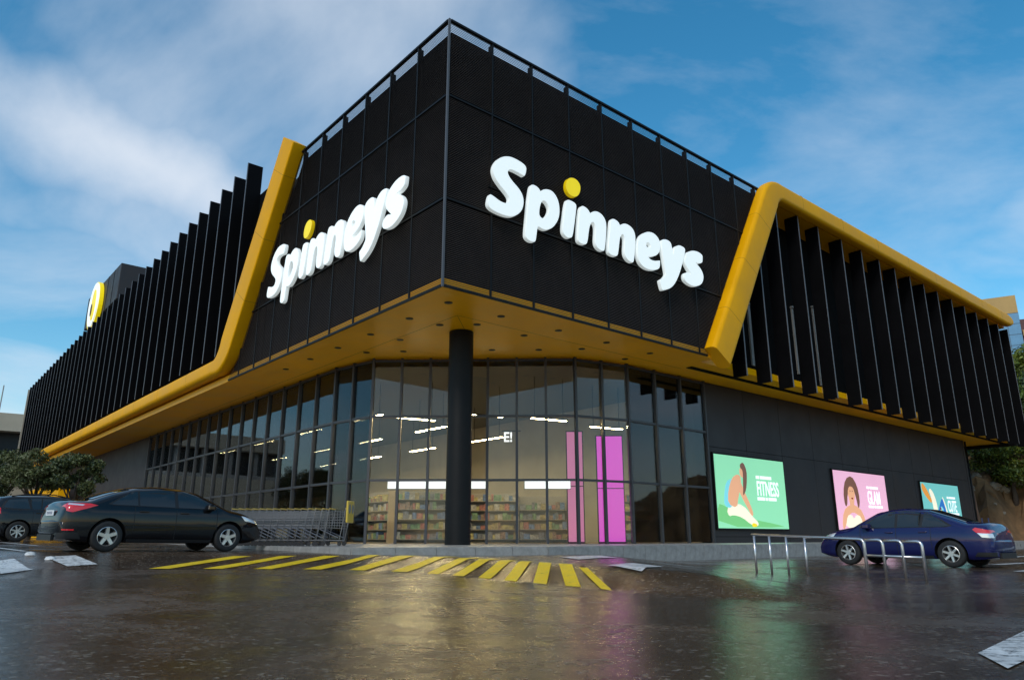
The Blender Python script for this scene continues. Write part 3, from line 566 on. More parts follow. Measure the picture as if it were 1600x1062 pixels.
def side_sign(P, d, n_, flip, label, where):
    # local frame: x along reading direction, y up, z outward
    org = P(0, 0.16, 0) if not flip else P(14.165, 0.16, 0)
    xd = d if not flip else -d*0.965
    root = empty('lettering_sign'); root.matrix_world = Matrix(((xd.x, 0, n_.x, org.x), (xd.y, 0, n_.y, org.y), (0, 1, 0, 0), (0, 0, 0, 1)))
    tag(root, label, 'sign', 'shop name signs')
    for nm, loops in LET:
        lps = [chaikin([((q[0]+11.4)*1.0125-11.4, (q[1]-.6)*1.0125+.6) for q in l], 2) for l in loops]
        o = solid('letter' if nm != 'dot' else 'dot', lps, 0.15, ['letter', 'letterside'] if nm != 'dot' else ['dot', 'dotside'], root, 0.012); o.location.z = 0.065
        for pg in o.data.polygons:
            if abs(pg.normal.z) < 0.97: pg.material_index = 1
    # mounting rails behind the letters
    for yy in (10.95, 11.35):
        mb = MB(); mb.box(1.6, 12.2, yy-0.02, yy+0.02, -0.10, -0.02); mb.build('mounting_rail', 'black', root)
    return root
side_sign(PR, dR, nR, False, 'white illuminated lettering reading Spinneys on the right facade', 'right')
side_sign(PL, dL, nL, True, 'white illuminated lettering reading Spinneys on the left facade', 'left')
# roof sign with a round emblem
rs = tag(empty('roof_sign'), 'black roof sign box with round white and yellow emblem above the left fins', 'sign')
mb = MB(); sbox(mb, PL, 50.7, 63.9, -5.0, -1.0, 20.45, 23.75); bx = bevel(mb.build('sign_box', 'wallp', rs), 0.05)
for (s, o_) in ((51.2, -4.6), (63, -4.6), (51.2, -1.6), (63, -1.6), (57, -2.0)):
    mb = MB(); sbox(mb, PL, s-.12, s+.12, o_-.12, o_+.12, 16.2, 20.45); mb.build('support_post', 'black', rs)
for k in range(1, 6):
    mb = MB(); s = 50.7+13.2*k/6; sbox(mb, PL, s-.03, s+.03, -1.0, -0.97, 20.5, 23.7); mb.build('cladding_rib', 'black', rs)
def oval(mb, cs, cz_, rs_, rz_, o0, o1, n=40):
    prism(mb, PL, [(cs+rs_*math.cos(2*math.pi*k/n), cz_+rz_*math.sin(2*math.pi*k/n)) for k in range(n)], o0, o1); return mb
em = recalc(oval(MB(), 58.4, 21.55, 2.35, 2.35, -0.96, -0.62).build('emblem_disc', 'dot', rs))
recalc(oval(MB(), 58.15, 21.6, 2.0, 2.15, -0.62, -0.52).build('emblem_white', 'letter', em))
recalc(oval(MB(), 57.75, 21.5, 0.75, 1.5, -0.52, -0.45).build('emblem_drop', 'dot', em))
recalc(oval(MB(), 58.2, 21.1, 0.32, 0.6, -0.45, -0.42).build('emblem_core', 'wood', em))

# ------------------------------------------------------------------ text helper and poster light boxes
def text_mesh(body, m, parent, mw, size=1.0, name='lettering', sx=1.0, bold=0.02, depth=0.004):
    cu = bpy.data.curves.new(name, 'FONT'); cu.body = body; cu.size = size; cu.offset = bold; cu.extrude = depth; cu.align_x = 'LEFT'
    to = bpy.data.objects.new(name, cu); COL.objects.link(to); dg = bpy.context.evaluated_depsgraph_get(); dg.update()
    me = bpy.data.meshes.new_from_object(to.evaluated_get(dg)); bpy.data.objects.remove(to); bpy.data.curves.remove(cu)
    me.materials.clear(); me.materials.append(M[m]); o = bpy.data.objects.new(name, me); COL.objects.link(o); o.parent = parent
    o.matrix_world = mw @ Matrix.Diagonal((sx, 1, 1, 1)); return o
def facR(s, o_, z): p = PR(s, o_, z); return Matrix(((dR.x, 0, nR.x, p.x), (dR.y, 0, nR.y, p.y), (0, 1, 0, p.z), (0, 0, 0, 1)))
def limb(pts, ws, asp=1.85):
    L_, R_ = [], []
    for i, (x, y) in enumerate(pts):
        a = pts[max(i-1, 0)]; b = pts[min(i+1, len(pts)-1)]; dx_, dy_ = (b[0]-a[0])*asp, b[1]-a[1]; l = math.hypot(dx_, dy_); nx_, ny_ = -dy_/l, dx_/l
        L_.append((x+nx_*ws[i]/asp, y+ny_*ws[i])); R_.append((x-nx_*ws[i]/asp, y-ny_*ws[i]))
    return L_+R_[::-1]
def blob(cx, cy, rx, ry, n=12, w=0.0): return [(cx+rx*math.cos(6.2832*k/n)*(1+w*math.sin(3*k)), cy+ry*math.sin(6.2832*k/n)*(1+w*math.cos(2*k))) for k in range(n)]
def poster(s0, s1, z0, z1, bgm, word, wx, wz, wsz, art, label):
    r = tag(empty('poster_light_box', PR((s0+s1)/2, -3.0, z0)), label, 'poster', 'backlit posters on the dark wall')
    base = Vector(r.location)
    def part(name, m, poly, o0, o1, par=r):
        mb = MB(); prism(mb, PR, poly, o0, o1); mb.v = [tuple(Vector(v)-base) for v in mb.v]; return recalc(mb.build(name, m, par))
    part('frame', 'black', [(s0-.08, z0-.08), (s1+.08, z0-.08), (s1+.08, z1+.08), (s0-.08, z1+.08)], -2.995, -2.90)
    f = part('backlit_face', bgm, [(s0, z0), (s1, z0), (s1, z1), (s0, z1)], -2.90, -2.885)
    for i, (m, poly) in enumerate(art):
        part('printed_figure', m, chaikin([(s0+min(max(a, .002), .998)*(s1-s0), z0+min(max(b, .004), .996)*(z1-z0)) for a, b in poly], 1), -2.885, -2.882+0.0006*i)
    bpy.context.view_layer.update()
    text_mesh(word, 'postertext', f, facR(s0+wx*(s1-s0), -2.878, z0+wz*(z1-z0)), wsz, 'printed_word', 0.58, 0.012)
    # small copy lines above and below the word, too small to read
    for (zz, ws) in ((wz+wsz/(z1-z0)*0.80, (0.05, 0.17)), (wz-0.07, (0.11, 0.03, 0.12))):
        x = s0+wx*(s1-s0)
        for q in ws:
            part('printed_copy_line', 'postertext', [(x, z0+zz*(z1-z0)), (x+q*(s1-s0), z0+zz*(z1-z0)), (x+q*(s1-s0), z0+(zz+.045)*(z1-z0)), (x, z0+(zz+.045)*(z1-z0))], -2.885, -2.879); x += (q+.012)*(s1-s0)
    return r
M['postertext'] = mat('poster_white', (0.8, 0.8, 0.8), 0.4, emit=(0.9, 0.95, 0.95), estr=0.75)
emis('mint', (0.24, 0.62, 0.36), 0.75); emis('rose', (0.78, 0.42, 0.56), 0.7); emis('teal', (0.14, 0.46, 0.44), 0.75)
emis('skin', (0.72, 0.36, 0.20), 0.7); emis('hair', (0.20, 0.09, 0.06), 0.5); emis('cyan', (0.18, 0.58, 0.66), 0.7); emis('cream', (0.78, 0.72, 0.55), 0.8); emis('orange', (0.70, 0.28, 0.05), 0.7); emis('sun_yellow', (0.85, 0.62, 0.02), 0.7); emis('royal', (0.02, 0.16, 0.48), 0.6); emis('grass', (0.16, 0.50, 0.18), 0.7)
poster(17.25, 23.25, 1.0, 4.30, 'mint', 'FITNESS', 0.56, 0.47, 0.98, [
    ('grass', [(0, .02), (.98, .02), (.80, .07), (.5, .12), (.25, .20), (.1, .30), (0, .33)]),
    ('cream', limb([(.13, .20), (.19, .26), (.33, .24), (.46, .10), (.54, .06)], [.05, .08, .09, .06, .03])),
    ('cyan', limb([(.14, .28), (.15, .42), (.19, .56), (.24, .64)], [.09, .10, .12, .06])),
    ('skin', limb([(.20, .30), (.22, .46), (.27, .62), (.33, .72)], [.11, .13, .12, .05])),
    ('skin', limb([(.30, .64), (.36, .46), (.43, .30), (.47, .18)], [.06, .055, .045, .03])),
    ('skin', blob(.365, .78, .035, .075)),
    ('hair', limb([(.345, .86), (.38, .88), (.405, .80), (.40, .68), (.385, .55), (.36, .46)], [.03, .06, .055, .05, .04, .01])),
    ('sun_yellow', limb([(.45, .05), (.52, .045)], [.03, .02]))], 'mint green backlit poster with seated figure and the word FITNESS')
poster(28.5, 35.0, 1.0, 4.22, 'rose', 'GLAM', 0.60, 0.46, 1.08, [
    ('hair', limb([(.17, .40), (.18, .62), (.24, .80), (.32, .84), (.38, .74), (.41, .52), (.40, .38)], [.04, .07, .09, .10, .08, .06, .02])),
    ('skin', limb([(.28, .36), (.285, .50), (.29, .62), (.30, .74)], [.06, .08, .13, .07])),
    ('skin', limb([(.08, .02), (.14, .26), (.24, .36), (.34, .36), (.44, .26), (.50, .02)], [.04, .08, .07, .07, .08, .04])),
    ('cream', [(.12, .02), (.17, .24), (.25, .26), (.29, .18), (.34, .26), (.42, .24), (.46, .02)]),
    ('hair', limb([(.265, .66), (.28, .665)], [.012, .012])), ('hair', limb([(.305, .665), (.32, .66)], [.012, .012])), ('redlens', limb([(.28, .54), (.30, .535), (.315, .54)], [.008, .018, .008]))], 'pale pink backlit poster with the word GLAM')
poster(40.4, 46.9, 1.0, 4.12, 'teal', 'CUTE', 0.64, 0.42, 1.08, [
    ('orange', limb([(.0, .96), (.08, .84), (.16, .70), (.22, .60)], [.10, .09, .07, .04])),
    ('cream', limb([(.20, .86), (.25, .78), (.29, .60), (.30, .40), (.28, .28)], [.04, .08, .10, .10, .05])),
    ('royal', [(.33, .34), (.42, .56), (.50, .70), (.54, .66), (.60, .22), (.44, .12), (.34, .16)]),
    ('cyan', limb([(.40, .34), (.46, .50), (.50, .44)], [.03, .05, .03])),
    ('sun_yellow', limb([(.36, .10), (.40, .26), (.45, .42), (.47, .30)], [.04, .08, .07, .03])),
    ('redlens', blob(.43, .47, .018, .03)), ('dark', limb([(.18, .34), (.22, .22), (.28, .16), (.35, .18)], [.02, .05, .06, .04])),
    ('cream', limb([(.52, .72), (.56, .58), (.60, .36), (.63, .16)], [.02, .025, .025, .02]))], 'teal backlit poster with colourful shoes and the word CUTE')

# ------------------------------------------------------------------ things inside the shop
def lamp_strip(x, y, z, L, rz, i, lab):
    r = tag(empty('ceiling_lamp', (x, y, z), rz), lab, 'lamp', 'shop ceiling lamps')
    MB().box(-L/2, L/2, -.09, .09, 0, .06).build('housing', 'black', r); MB().box(-L/2+.03, L/2-.03, -.07, .07, -.012, 0).build('diffuser', 'lamp', r)
    for sx in (-1, 1): MB().box(sx*L*.4-.01, sx*L*.4+.01, -.01, .01, .06, SZ-.32-z).build('hanger', 'black', r)
i = 0
for (row, off, zz) in (('front', -5.0, 5.9), ('middle', -8.5, 5.7), ('rear', -12, 5.5)):
    for k, s in enumerate((13, 19, 25, 31)):
        p = PL(s, off, 0); lamp_strip(p.x, p.y, zz, 2.6, RZL, i, 'linear ceiling lamp in the shop, %s row, %s from the entrance' % (row, ords[k]))
for k, (x, y, z) in enumerate([(-4.2, 31.5, 5.6), (-1.2, 32.5, 5.9), (1.6, 31.0, 5.5), (4.3, 32.8, 5.4)]):
    lamp_strip(x, y, z, 1.8, 0.5, 0, 'short linear lamp hanging inside the entrance, %s from the left' % ords[k])
def slab_thing(name, x0, x1, y0, y1, z0, z1, m, label, cat, group=None, rz=0.0):
    r = tag(empty(name, ((x0+x1)/2, (y0+y1)/2, z0), rz), label, cat, group); hw, hd = (x1-x0)/2, (y1-y0)/2
    return r, hw, hd
def promo(x, y, wd_, z1, m, label):
    r = tag(empty('promotion_panel', (x, y, PZ+.02)), label, 'display panel', 'promotion panels in the shop window')
    MB().box(-wd_/2-.04, wd_/2+.04, 0, .10, 0, z1+.04).build('frame', 'black', r)
    for a in range(2): MB().box(-wd_/2, wd_/2, -.02, 0, .05+a*(z1-.05)/2, z1*(a+1)/2-.01).build('panel', m, r)
promo(4.05, 30.2, 1.05, 4.3, 'pink', 'tall magenta lit panel behind the right window'); promo(2.55, 29.6, 0.62, 4.4, 'pink2', 'narrow rose lit panel left of the magenta panel')
# header signs over the doors
for k, (x0, x1, lab) in enumerate([(-4.9, -1.9, 'long white header sign over the left entrance door'), (-1.75, -0.95, 'short white header sign beside the column'), (0.5, 2.3, 'white header sign over the right entrance door')]):
    r = tag(empty('door_header_sign', ((x0+x1)/2, 28.95, 2.45)), lab, 'sign', 'door header signs')
    MB().box(-(x1-x0)/2, (x1-x0)/2, 0, .06, 0, .30).build('sign_face', 'whitelit', r); MB().box(-(x1-x0)/2-.02, (x1-x0)/2+.02, .06, .10, -.02, .32).build('frame', 'black', r)
r = tag(empty('window_lettering', (-0.35, 29.4, 4.35)), 'white letters E and exclamation mark hanging inside the entrance', 'sign')
bpy.context.view_layer.update()
text_mesh('E!', 'whitelit', r, Matrix.Translation((-0.35, 29.4, 4.35)) @ Matrix.Rotation(math.pi/2, 4, 'X'), 0.55, 'lettering', 0.9, 0.01, 0.02)
MB().box(-.05, .7, .06, .09, .42, .46).build('hanging_bar', 'black', r)
GOODS = [(0.55, .12, .06), (.62, .5, .1), (.16, .34, .12), (.10, .22, .46), (.6, .55, .46), (.38, .2, .10), (.5, .36, .08), (.2, .2, .22)]
for i_, c_ in enumerate(GOODS): M['goods%d' % i_] = mat('goods_%d' % i_, tuple(0.55*q_+0.10 for q_ in c_), 0.5, var=0.5, scale=9)
def shelf_unit(x, y, rz, L, H, lab):
    r = tag(empty('shelf_unit', (x, y, PZ+.02), rz), lab, 'shelf', 'shop shelving')
    MB().box(-L/2, L/2, .22, .26, 0, H).build('back_panel', 'inwall', r)
    for sx in (-1, 1): MB().box(sx*L/2-.02, sx*L/2+.02, -.22, .22, 0, H).build('side_panel', 'shelf', r)
    nsh = int(H/.42)
    for k in range(nsh):
        z = .12+k*.42; sh = MB().box(-L/2+.02, L/2-.02, -.22, .22, z, z+.03).build('shelf_board', 'shelf', r); xx = -L/2+.06
        while xx < L/2-.2:
            w_ = random.uniform(.10, .28); h_ = random.uniform(.16, .33); MB().box(xx, min(xx+w_-.015, L/2-.03), -.19, random.uniform(0, .15), z+.03, z+.03+h_).build('goods', 'goods%d' % random.randrange(8), sh); xx += w_
for k, (x, y, rz, L, H, lab) in enumerate([(-3.9, 32.6, 0.1, 2.4, 2.2, 'stocked shelf unit just inside the left entrance door'), (-1.0, 34.2, 0.0, 2.6, 2.2, 'stocked shelf unit behind the column'), (1.4, 33.2, -0.1, 2.2, 2.0, 'stocked shelf unit behind the right entrance door'), (5.6, 34.5, -0.4, 2.2, 2.4, 'stocked shelf unit behind the magenta panel')]): shelf_unit(x, y, rz, L, H, lab)
for k, s in enumerate((14.5, 18.5, 22.5, 26.5, 30.5)):
    p = PL(s, -6.5, 0); shelf_unit(p.x, p.y, RZL+math.pi if False else RZR-math.pi/2+math.pi*0, 3.0, 2.3, 'stocked shelf unit along the left window, %s from the entrance' % ords[k])

# ------------------------------------------------------------------ cars
def make_car(name, S, label, loc, heading, group=None):
    xs_ctrl = np.array([p[0] for p in S['top']]); zs_ctrl = np.array([p[1] for p in S['top']])
    xr, xf = xs_ctrl[0], xs_ctrl[-1]
    def zt(x):
        t = np.linspace(-1, 1, 9)*S.get('sm', 0.07); k = np.exp(-(np.linspace(-1, 1, 9)*1.6)**2); k /= k.sum()
        return float(sum(w_*np.interp(x+d_, xs_ctrl, zs_ctrl) for w_, d_ in zip(k, t)))
    zbf = lambda x: 0.19+0.10*max(0, (abs(x)-1.75)/0.5)**1.5
    HW = S['hw']
    sz = np.array([0.15, 0.30, 0.50, 0.62, 0.78, S['belt'], S['belt']+0.06, S['H']]); sy = np.array([0.90, 0.955, 0.995, 1.0, 0.992, 0.955, 0.915, S['tumble']])*HW
    def plan(x):
        e = max(0.0, (x-(xf-0.80))/0.80); r_ = max(0.0, ((xr+0.62)-x)/0.62)
        return 1-0.26*e**2.3-0.13*r_**2.2-0.16*r_**12
    def ze(x): z = zt(x); return z-min(0.17, 0.36*(z-zbf(x)))
    def yside(x, z): return float(np.interp(z, sz, sy))*plan(x)
    NE = 2.6
    def Ys(x, z):
        e, t_ = ze(x), zt(x)
        if z <= e: return yside(x, z)
        return yside(x, e)*max(0, 1-((z-e)/(t_-e))**NE)**(1/NE)
    def Zs(x, y):
        e, t_ = ze(x), zt(x); ye = yside(x, e); return e+(t_-e)*max(0, 1-(abs(y)/ye)**NE)**(1/NE)
    stx = sorted(set(list(np.linspace(xr, xr+0.35, 9))+list(np.linspace(xr+0.35, xf-0.35, 46))+list(np.linspace(xf-0.35, xf, 9))))
    ring = []
    for x in stx:
        b, e, t_ = zbf(x), ze(x), zt(x); half = [(0.0, b), (yside(x, b)*0.6, b), (yside(x, b)*0.94, b)]
        for k in range(1, 11): z = b+(e-b)*k/10; half.append((yside(x, z), z))
        ye = yside(x, e)
        for k in range(1, 9):
            a = math.pi/2*k/8; half.append((ye*max(0, math.cos(a))**(2/NE), e+(t_-e)*math.sin(a)**(2/NE)))
        ring.append([(x, y, z) for y, z in half]+[(x, -y, z) for y, z in reversed(half[1:-1])])
    n = len(ring[0]); mb = MB(); mb.v = [p for r_ in ring for p in r_]
    for i in range(len(ring)-1):
        for k in range(n):
            a, b = i*n+k, i*n+(k+1) % n; mb.f.append((a, b, b+n, a+n))
    mb.f.append(tuple(range(n))); mb.f.append(tuple((len(ring)-1)*n+k for k in reversed(range(n)))); mb.mi = [0]*len(mb.f)
    root = tag(empty(name, loc, heading), label, 'car', group)
    body = recalc(mb.build('body', [S['paint'], 'dark'], root))
    WR = S['wr']; cut = []
    for wx in S['wx']:
        cm = MB(); N = 28
        for yy in (-1.2, -0.60, 0.60, 1.2):
            pass
        for sg in (-1, 1):
            c2 = MB(); vs_ = []
            for yy in (0.50*sg, 1.3*sg):
                for k in range(N): a = 2*math.pi*k/N; vs_.append((wx+(WR+0.055)*math.cos(a), yy, WR+0.01+(WR+0.055)*math.sin(a)))
            c2.add(vs_, [tuple(range(N)), tuple(reversed(range(N, 2*N)))]+[(k, N+k, N+(k+1) % N, (k+1) % N) for k in range(N)])
            co = recalc(c2.build('arch_cutter', 'dark', root)); cut.append(co)
            md = body.modifiers.new('arch', 'BOOLEAN'); md.operation = 'DIFFERENCE'; md.object = co; md.solver = 'EXACT'
    bpy.context.view_layer.update(); dg = bpy.context.evaluated_depsgraph_get()
    me = bpy.data.meshes.new_from_object(body.evaluated_get(dg)); body.modifiers.clear(); body.data = me
    for c_ in cut: bpy.data.objects.remove(c_)
    me.polygons.foreach_set('use_smooth', [True]*len(me.polygons)); me.set_sharp_from_angle(angle=math.radians(38))
    def patch(nm, poly, m, sg, parent, lift=0.006, nu=14, nv=5):
        px_ = [p[0] for p in poly]; x0, x1 = min(px_), max(px_); vs_ = []
        for i in range(nu+1):
            x = x0+(x1-x0)*(0.002+0.996*i/nu); zz = []
            for a, b in zip(poly, poly[1:]+poly[:1]):
                if (a[0]-x)*(b[0]-x) <= 0 and a[0] != b[0]: zz.append(a[1]+(b[1]-a[1])*(x-a[0])/(b[0]-a[0]))
            lo, hi = min(zz), max(zz)
            for j in range(nv+1):
                z = min(lo+(hi-lo)*j/nv, zt(x)-0.004); vs_.append((x, sg*(Ys(x, z)+lift), z+(lift*0.5 if z > ze(x) else 0)))
        p_ = MB().add(vs_, [(i*(nv+1)+j, (i+1)*(nv+1)+j, (i+1)*(nv+1)+j+1, i*(nv+1)+j+1) for i in range(nu) for j in range(nv)])
        o = p_.build(nm, m, parent, smooth=True); return o
    def screen(nm, x0, w0, x1, w1, m, parent, lift=0.008, nu=10, nv=10):
        vs_ = []
        for i in range(nu+1):
            t_ = i/nu; x = x0+(x1-x0)*t_; hw_ = w0+(w1-w0)*t_
            for j in range(nv+1): y = hw_*(2*j/nv-1); vs_.append((x, y, Zs(x, y)+lift))
        return MB().add(vs_, [(i*(nv+1)+j, (i+1)*(nv+1)+j, (i+1)*(nv+1)+j+1, i*(nv+1)+j+1) for i in range(nu) for j in range(nv)]).build(nm, m, parent, smooth=True)
    for sg in (-1, 1):
        patch('window_surround', S['surround'], 'dark', sg, root, 0.003, 30, 6)
        for wpoly in S['windows']: patch('side_window', wpoly, 'winglass', sg, root, 0.008)
        for (x, z0, z1) in S['seams']: patch('door_seam', [(x-.006, z0), (x+.006, z0), (x+.006+.0, z1), (x-.006, z1)], 'dark', sg, root, 0.003, 2, 8)
        patch('sill', [(S['wx'][0]+.40, .20), (S['wx'][1]-.40, .20), (S['wx'][1]-.40, .27), (S['wx'][0]+.40, .27)], 'dark', sg, root, 0.006, 12, 2)
        for (x, z) in S['handles']:
            bevel(MB().box(x-.10, x+.10, sg*(Ys(x, z)-.01) if sg > 0 else -(Ys(x, z)+.03), sg*(Ys(x, z)+.03) if sg > 0 else -(Ys(x, z)-.01), z-.016, z+.016).build('door_handle', S['paint'], root), .01)
        for (nm, poly, m) in S['lamps']: patch(nm, poly, m, sg, root, 0.010, 12, 5)
        mx_ = S['mirror']; yb = Ys(mx_[0], mx_[1])
        bevel(MB().box(mx_[0]-.09, mx_[0]+.09, min(sg*(yb-.02), sg*(yb+.20)), max(sg*(yb-.02), sg*(yb+.20)), mx_[1]-.07, mx_[1]+.07).build('mirror', S['paint'], root), .04, 3)
    screen('rear_window', *S['rearscr'], 'winglass', root); screen('windscreen', *S['frontscr'], 'winglass', root)
    if 'rails' in S:
        for sg in (-1, 1): MB().tube([(x, sg*.56, zt(x)+.035 if 0 < i_ < 4 else zt(x)-.03) for i_, x in enumerate(np.linspace(S['rails'][0], S['rails'][1], 5))], .02).build('roof_rail', 'chrome' if False else 'dark', root)
    px0, pz = S['plate']; y_ = 0.26
    pl = MB().box(px0-.012, px0, -y_, y_, pz-.055, pz+.055).build('number_plate', 'plate', root)
    for k in range(6): yk = -.17+.065*k; MB().box(px0-.014, px0-.012, yk, yk+.035, pz-.03, pz+.03).build('plate_character', 'ink', pl)
    nb_ = 15; bz = S.get('bumpz', (.34, .40, .60, .64)); vs_ = []
    for k in range(nb_):
        a_ = math.pi*(k/(nb_-1)-.5); yy = HW*.90*math.copysign(abs(math.sin(a_))**.75, math.sin(a_)); xx = xr+.30-.36*abs(math.cos(a_))**.42
        for z_, in_ in zip(bz, (.05, .0, .0, .06)): vs_.append((xx+in_, yy, z_))
        vs_.append((xx+.30, yy, bz[3]-.01))
    bo = MB().add(vs_, [(k*5+j, (k+1)*5+j, (k+1)*5+j+1, k*5+j+1) for k in range(nb_-1) for j in range(4)]).build('rear_bumper', S['paint'], root, smooth=True, sharp=50)
    MB().box(xr-.045, xr+.02, -HW*.55, HW*.55, .22, .345).build('diffuser', 'dark', root)
    bm_ = S['bumper']; patch('bumper_insert', [(xr+.005, bm_[0]), (xr+.42, bm_[0]), (xr+.34, bm_[1]), (xr+.005, bm_[1])], 'dark', 1, root, .006); patch('bumper_insert', [(xr+.005, bm_[0]), (xr+.42, bm_[0]), (xr+.34, bm_[1]), (xr+.005, bm_[1])], 'dark', -1, root, .006)
    # wheels
    N = 36; prof = [(.62, -.10), (.70, -.105), (.90, -.105), (.97, -.09), (1.0, -.055), (1.0, .055), (.97, .09), (.90, .105), (.70, .105), (.62, .10)]
    ty = MB(); ty.v = [(WR*r_*math.cos(2*math.pi*k/N), y_, WR*r_*math.sin(2*math.pi*k/N)) for k in range(N) for r_, y_ in prof]; q = len(prof)
    ty.f = [(k*q+j, ((k+1) % N)*q+j, ((k+1) % N)*q+j+1, k*q+j+1) for k in range(N) for j in range(q-1)]; ty.mi = [0]*len(ty.f)
    tme = ty.mesh('wheel', 'tyre', True)
    rm = MB(); R0 = WR*.66
    rm.v = [(R*math.cos(2*math.pi*k/N), y_, R*math.sin(2*math.pi*k/N)) for k in range(N) for R, y_ in ((R0, .095), (R0*.9, .105), (R0*.87, .07), (R0*.84, -.06))]
    rm.f = [(k*4+j, ((k+1) % N)*4+j, ((k+1) % N)*4+j+1, k*4+j+1) for k in range(N) for j in range(3)]; rm.mi = [0]*len(rm.f)
    for k in range(S['spokes']):
        a = 2*math.pi*k/S['spokes']+.3; w0, w1 = S['spw']; ca, sa = math.cos(a), math.sin(a)
        pr = lambda r_, t_, y_: (r_*ca-t_*sa, y_, r_*sa+t_*ca)
        rm.hexa([pr(.03, -w0, .05), pr(R0*.9, -w1, .06), pr(R0*.9, w1, .06), pr(.03, w0, .05), pr(.03, -w0*.7, .088), pr(R0*.9, -w1*.7, .098), pr(R0*.9, w1*.7, .098), pr(.03, w0*.7, .088)])
    rm.add([(.06*math.cos(2*math.pi*k/14), yy, .06*math.sin(2*math.pi*k/14)) for yy in (.05, .10) for k in range(14)], [tuple(range(14)), tuple(range(14, 28))]+[(k, (k+1) % 14, 14+(k+1) % 14, 14+k) for k in range(14)])
    rme = rm.mesh('rim', 'rim')
    dk = MB(); dk.v = [(R0*.88*math.cos(2*math.pi*k/24), -.02, R0*.88*math.sin(2*math.pi*k/24)) for k in range(24)]; dk.f = [tuple(range(24))]; dk.mi = [0]; dme = dk.mesh('brake_disc', 'dark')
    for wx in S['wx']:
        for sg in (-1, 1):
            wh = inst('wheel', tme, root, (wx, sg*(HW-.115), WR)); wh.rotation_euler.z = 0 if sg > 0 else math.pi
            inst('rim', rme, wh); inst('brake_disc', dme, wh)
    return root
M['winglass'] = mat('window_glass_dark', (0.012, 0.015, 0.016), 0.04, 0.0, spec=0.9)
CERATO = dict(paint='carblack', hw=.89, H=1.44, belt=.94, tumble=.66, wr=.322, wx=(-1.36, 1.34), spokes=5, spw=(.05, .045),
    top=[(-2.28, .55), (-2.265, .80), (-2.20, 1.02), (-2.05, 1.065), (-1.72, 1.085), (-1.25, 1.27), (-.80, 1.40), (-.25, 1.445), (.25, 1.42), (.62, 1.34), (1.30, 1.02), (1.75, .93), (2.08, .80), (2.24, .62), (2.28, .50)],
    surround=[(-1.42, 1.00), (-.95, 1.29), (-.3, 1.36), (.25, 1.34), (.55, 1.25), (1.05, 1.00), (1.02, .955), (-1.30, .975)],
    windows=[[(-1.36, 1.00), (-.92, 1.275), (-.80, 1.29), (-.80, .985), (-1.25, .99)], [(-.76, .985), (-.76, 1.30), (-.3, 1.345), (.02, 1.345), (.02, .975)], [(.09, .97), (.09, 1.345), (.25, 1.325), (.54, 1.24), (.95, 1.00), (.95, .97)]],
    seams=[(-.86, .42, .96), (.055, .26, .96), (1.02, .26, .96)], handles=[(-.66, .86), (.24, .85)],
    lamps=[('tail_lamp', [(-2.25, .84), (-2.10, .80), (-1.62, .955), (-1.78, .99), (-2.18, .99)], 'redlens'), ('tail_lamp_lens', [(-2.17, .955), (-1.92, .935), (-1.88, .965), (-2.14, .985)], 'clearlens'), ('bumper_reflector', [(-2.23, .43), (-2.02, .43), (-2.02, .46), (-2.23, .46)], 'redlens'), ('headlamp', [(1.72, .72), (1.62, .83), (2.10, .74), (2.20, .63)], 'clearlens')],
    mirror=(.82, 1.0), rearscr=(-1.66, .50, -.92, .50), frontscr=(.56, .50, 1.24, .60), plate=(-2.275, .79), bumper=(.26, .40))
IMPREZA = dict(CERATO, paint='carblue', hw=.87, H=1.44, belt=.91, tumble=.66, wr=.315, wx=(-1.20, 1.33), spokes=6, spw=(.035, .03), sm=.06,
    top=[(-2.12, .50), (-2.115, .72), (-2.06, .90), (-2.00, 1.02), (-1.90, 1.045), (-1.55, 1.06), (-1.10, 1.23), (-.62, 1.40), (-.1, 1.44), (.25, 1.42), (.58, 1.34), (1.20, 1.00), (1.75, .90), (2.06, .76), (2.19, .60), (2.21, .48)],
    surround=[(-1.30, .97), (-.80, 1.30), (-.25, 1.36), (.22, 1.34), (.50, 1.24), (.98, .97), (.95, .925), (-1.18, .945)],
    windows=[[(-1.22, .975), (-.78, 1.27), (-.62, 1.30), (-.60, .955), (-1.1, .955)], [(-.56, .955), (-.57, 1.30), (-.2, 1.345), (.0, 1.345), (.0, .945)], [(.06, .945), (.06, 1.345), (.22, 1.325), (.48, 1.235), (.88, .975), (.88, .945)]],
    seams=[(-.80, .40, .93), (.03, .25, .93), (.95, .25, .93)], handles=[(-.62, .83), (.20, .82)],
    lamps=[('tail_lamp', [(-2.06, .86), (-1.80, .92), (-1.74, .88), (-1.82, .80), (-2.09, .78)], 'redlens'), ('tail_lamp_lens', [(-2.09, .78), (-1.83, .80), (-1.92, .70), (-2.10, .68)], 'clearlens'), ('headlamp', [(1.70, .70), (1.60, .82), (2.02, .74), (2.12, .62)], 'clearlens')],
    mirror=(.75, .98), rearscr=(-1.50, .52, -.70, .52), frontscr=(.52, .50, 1.15, .60), plate=(-2.13, .52), bumper=(.26, .36))
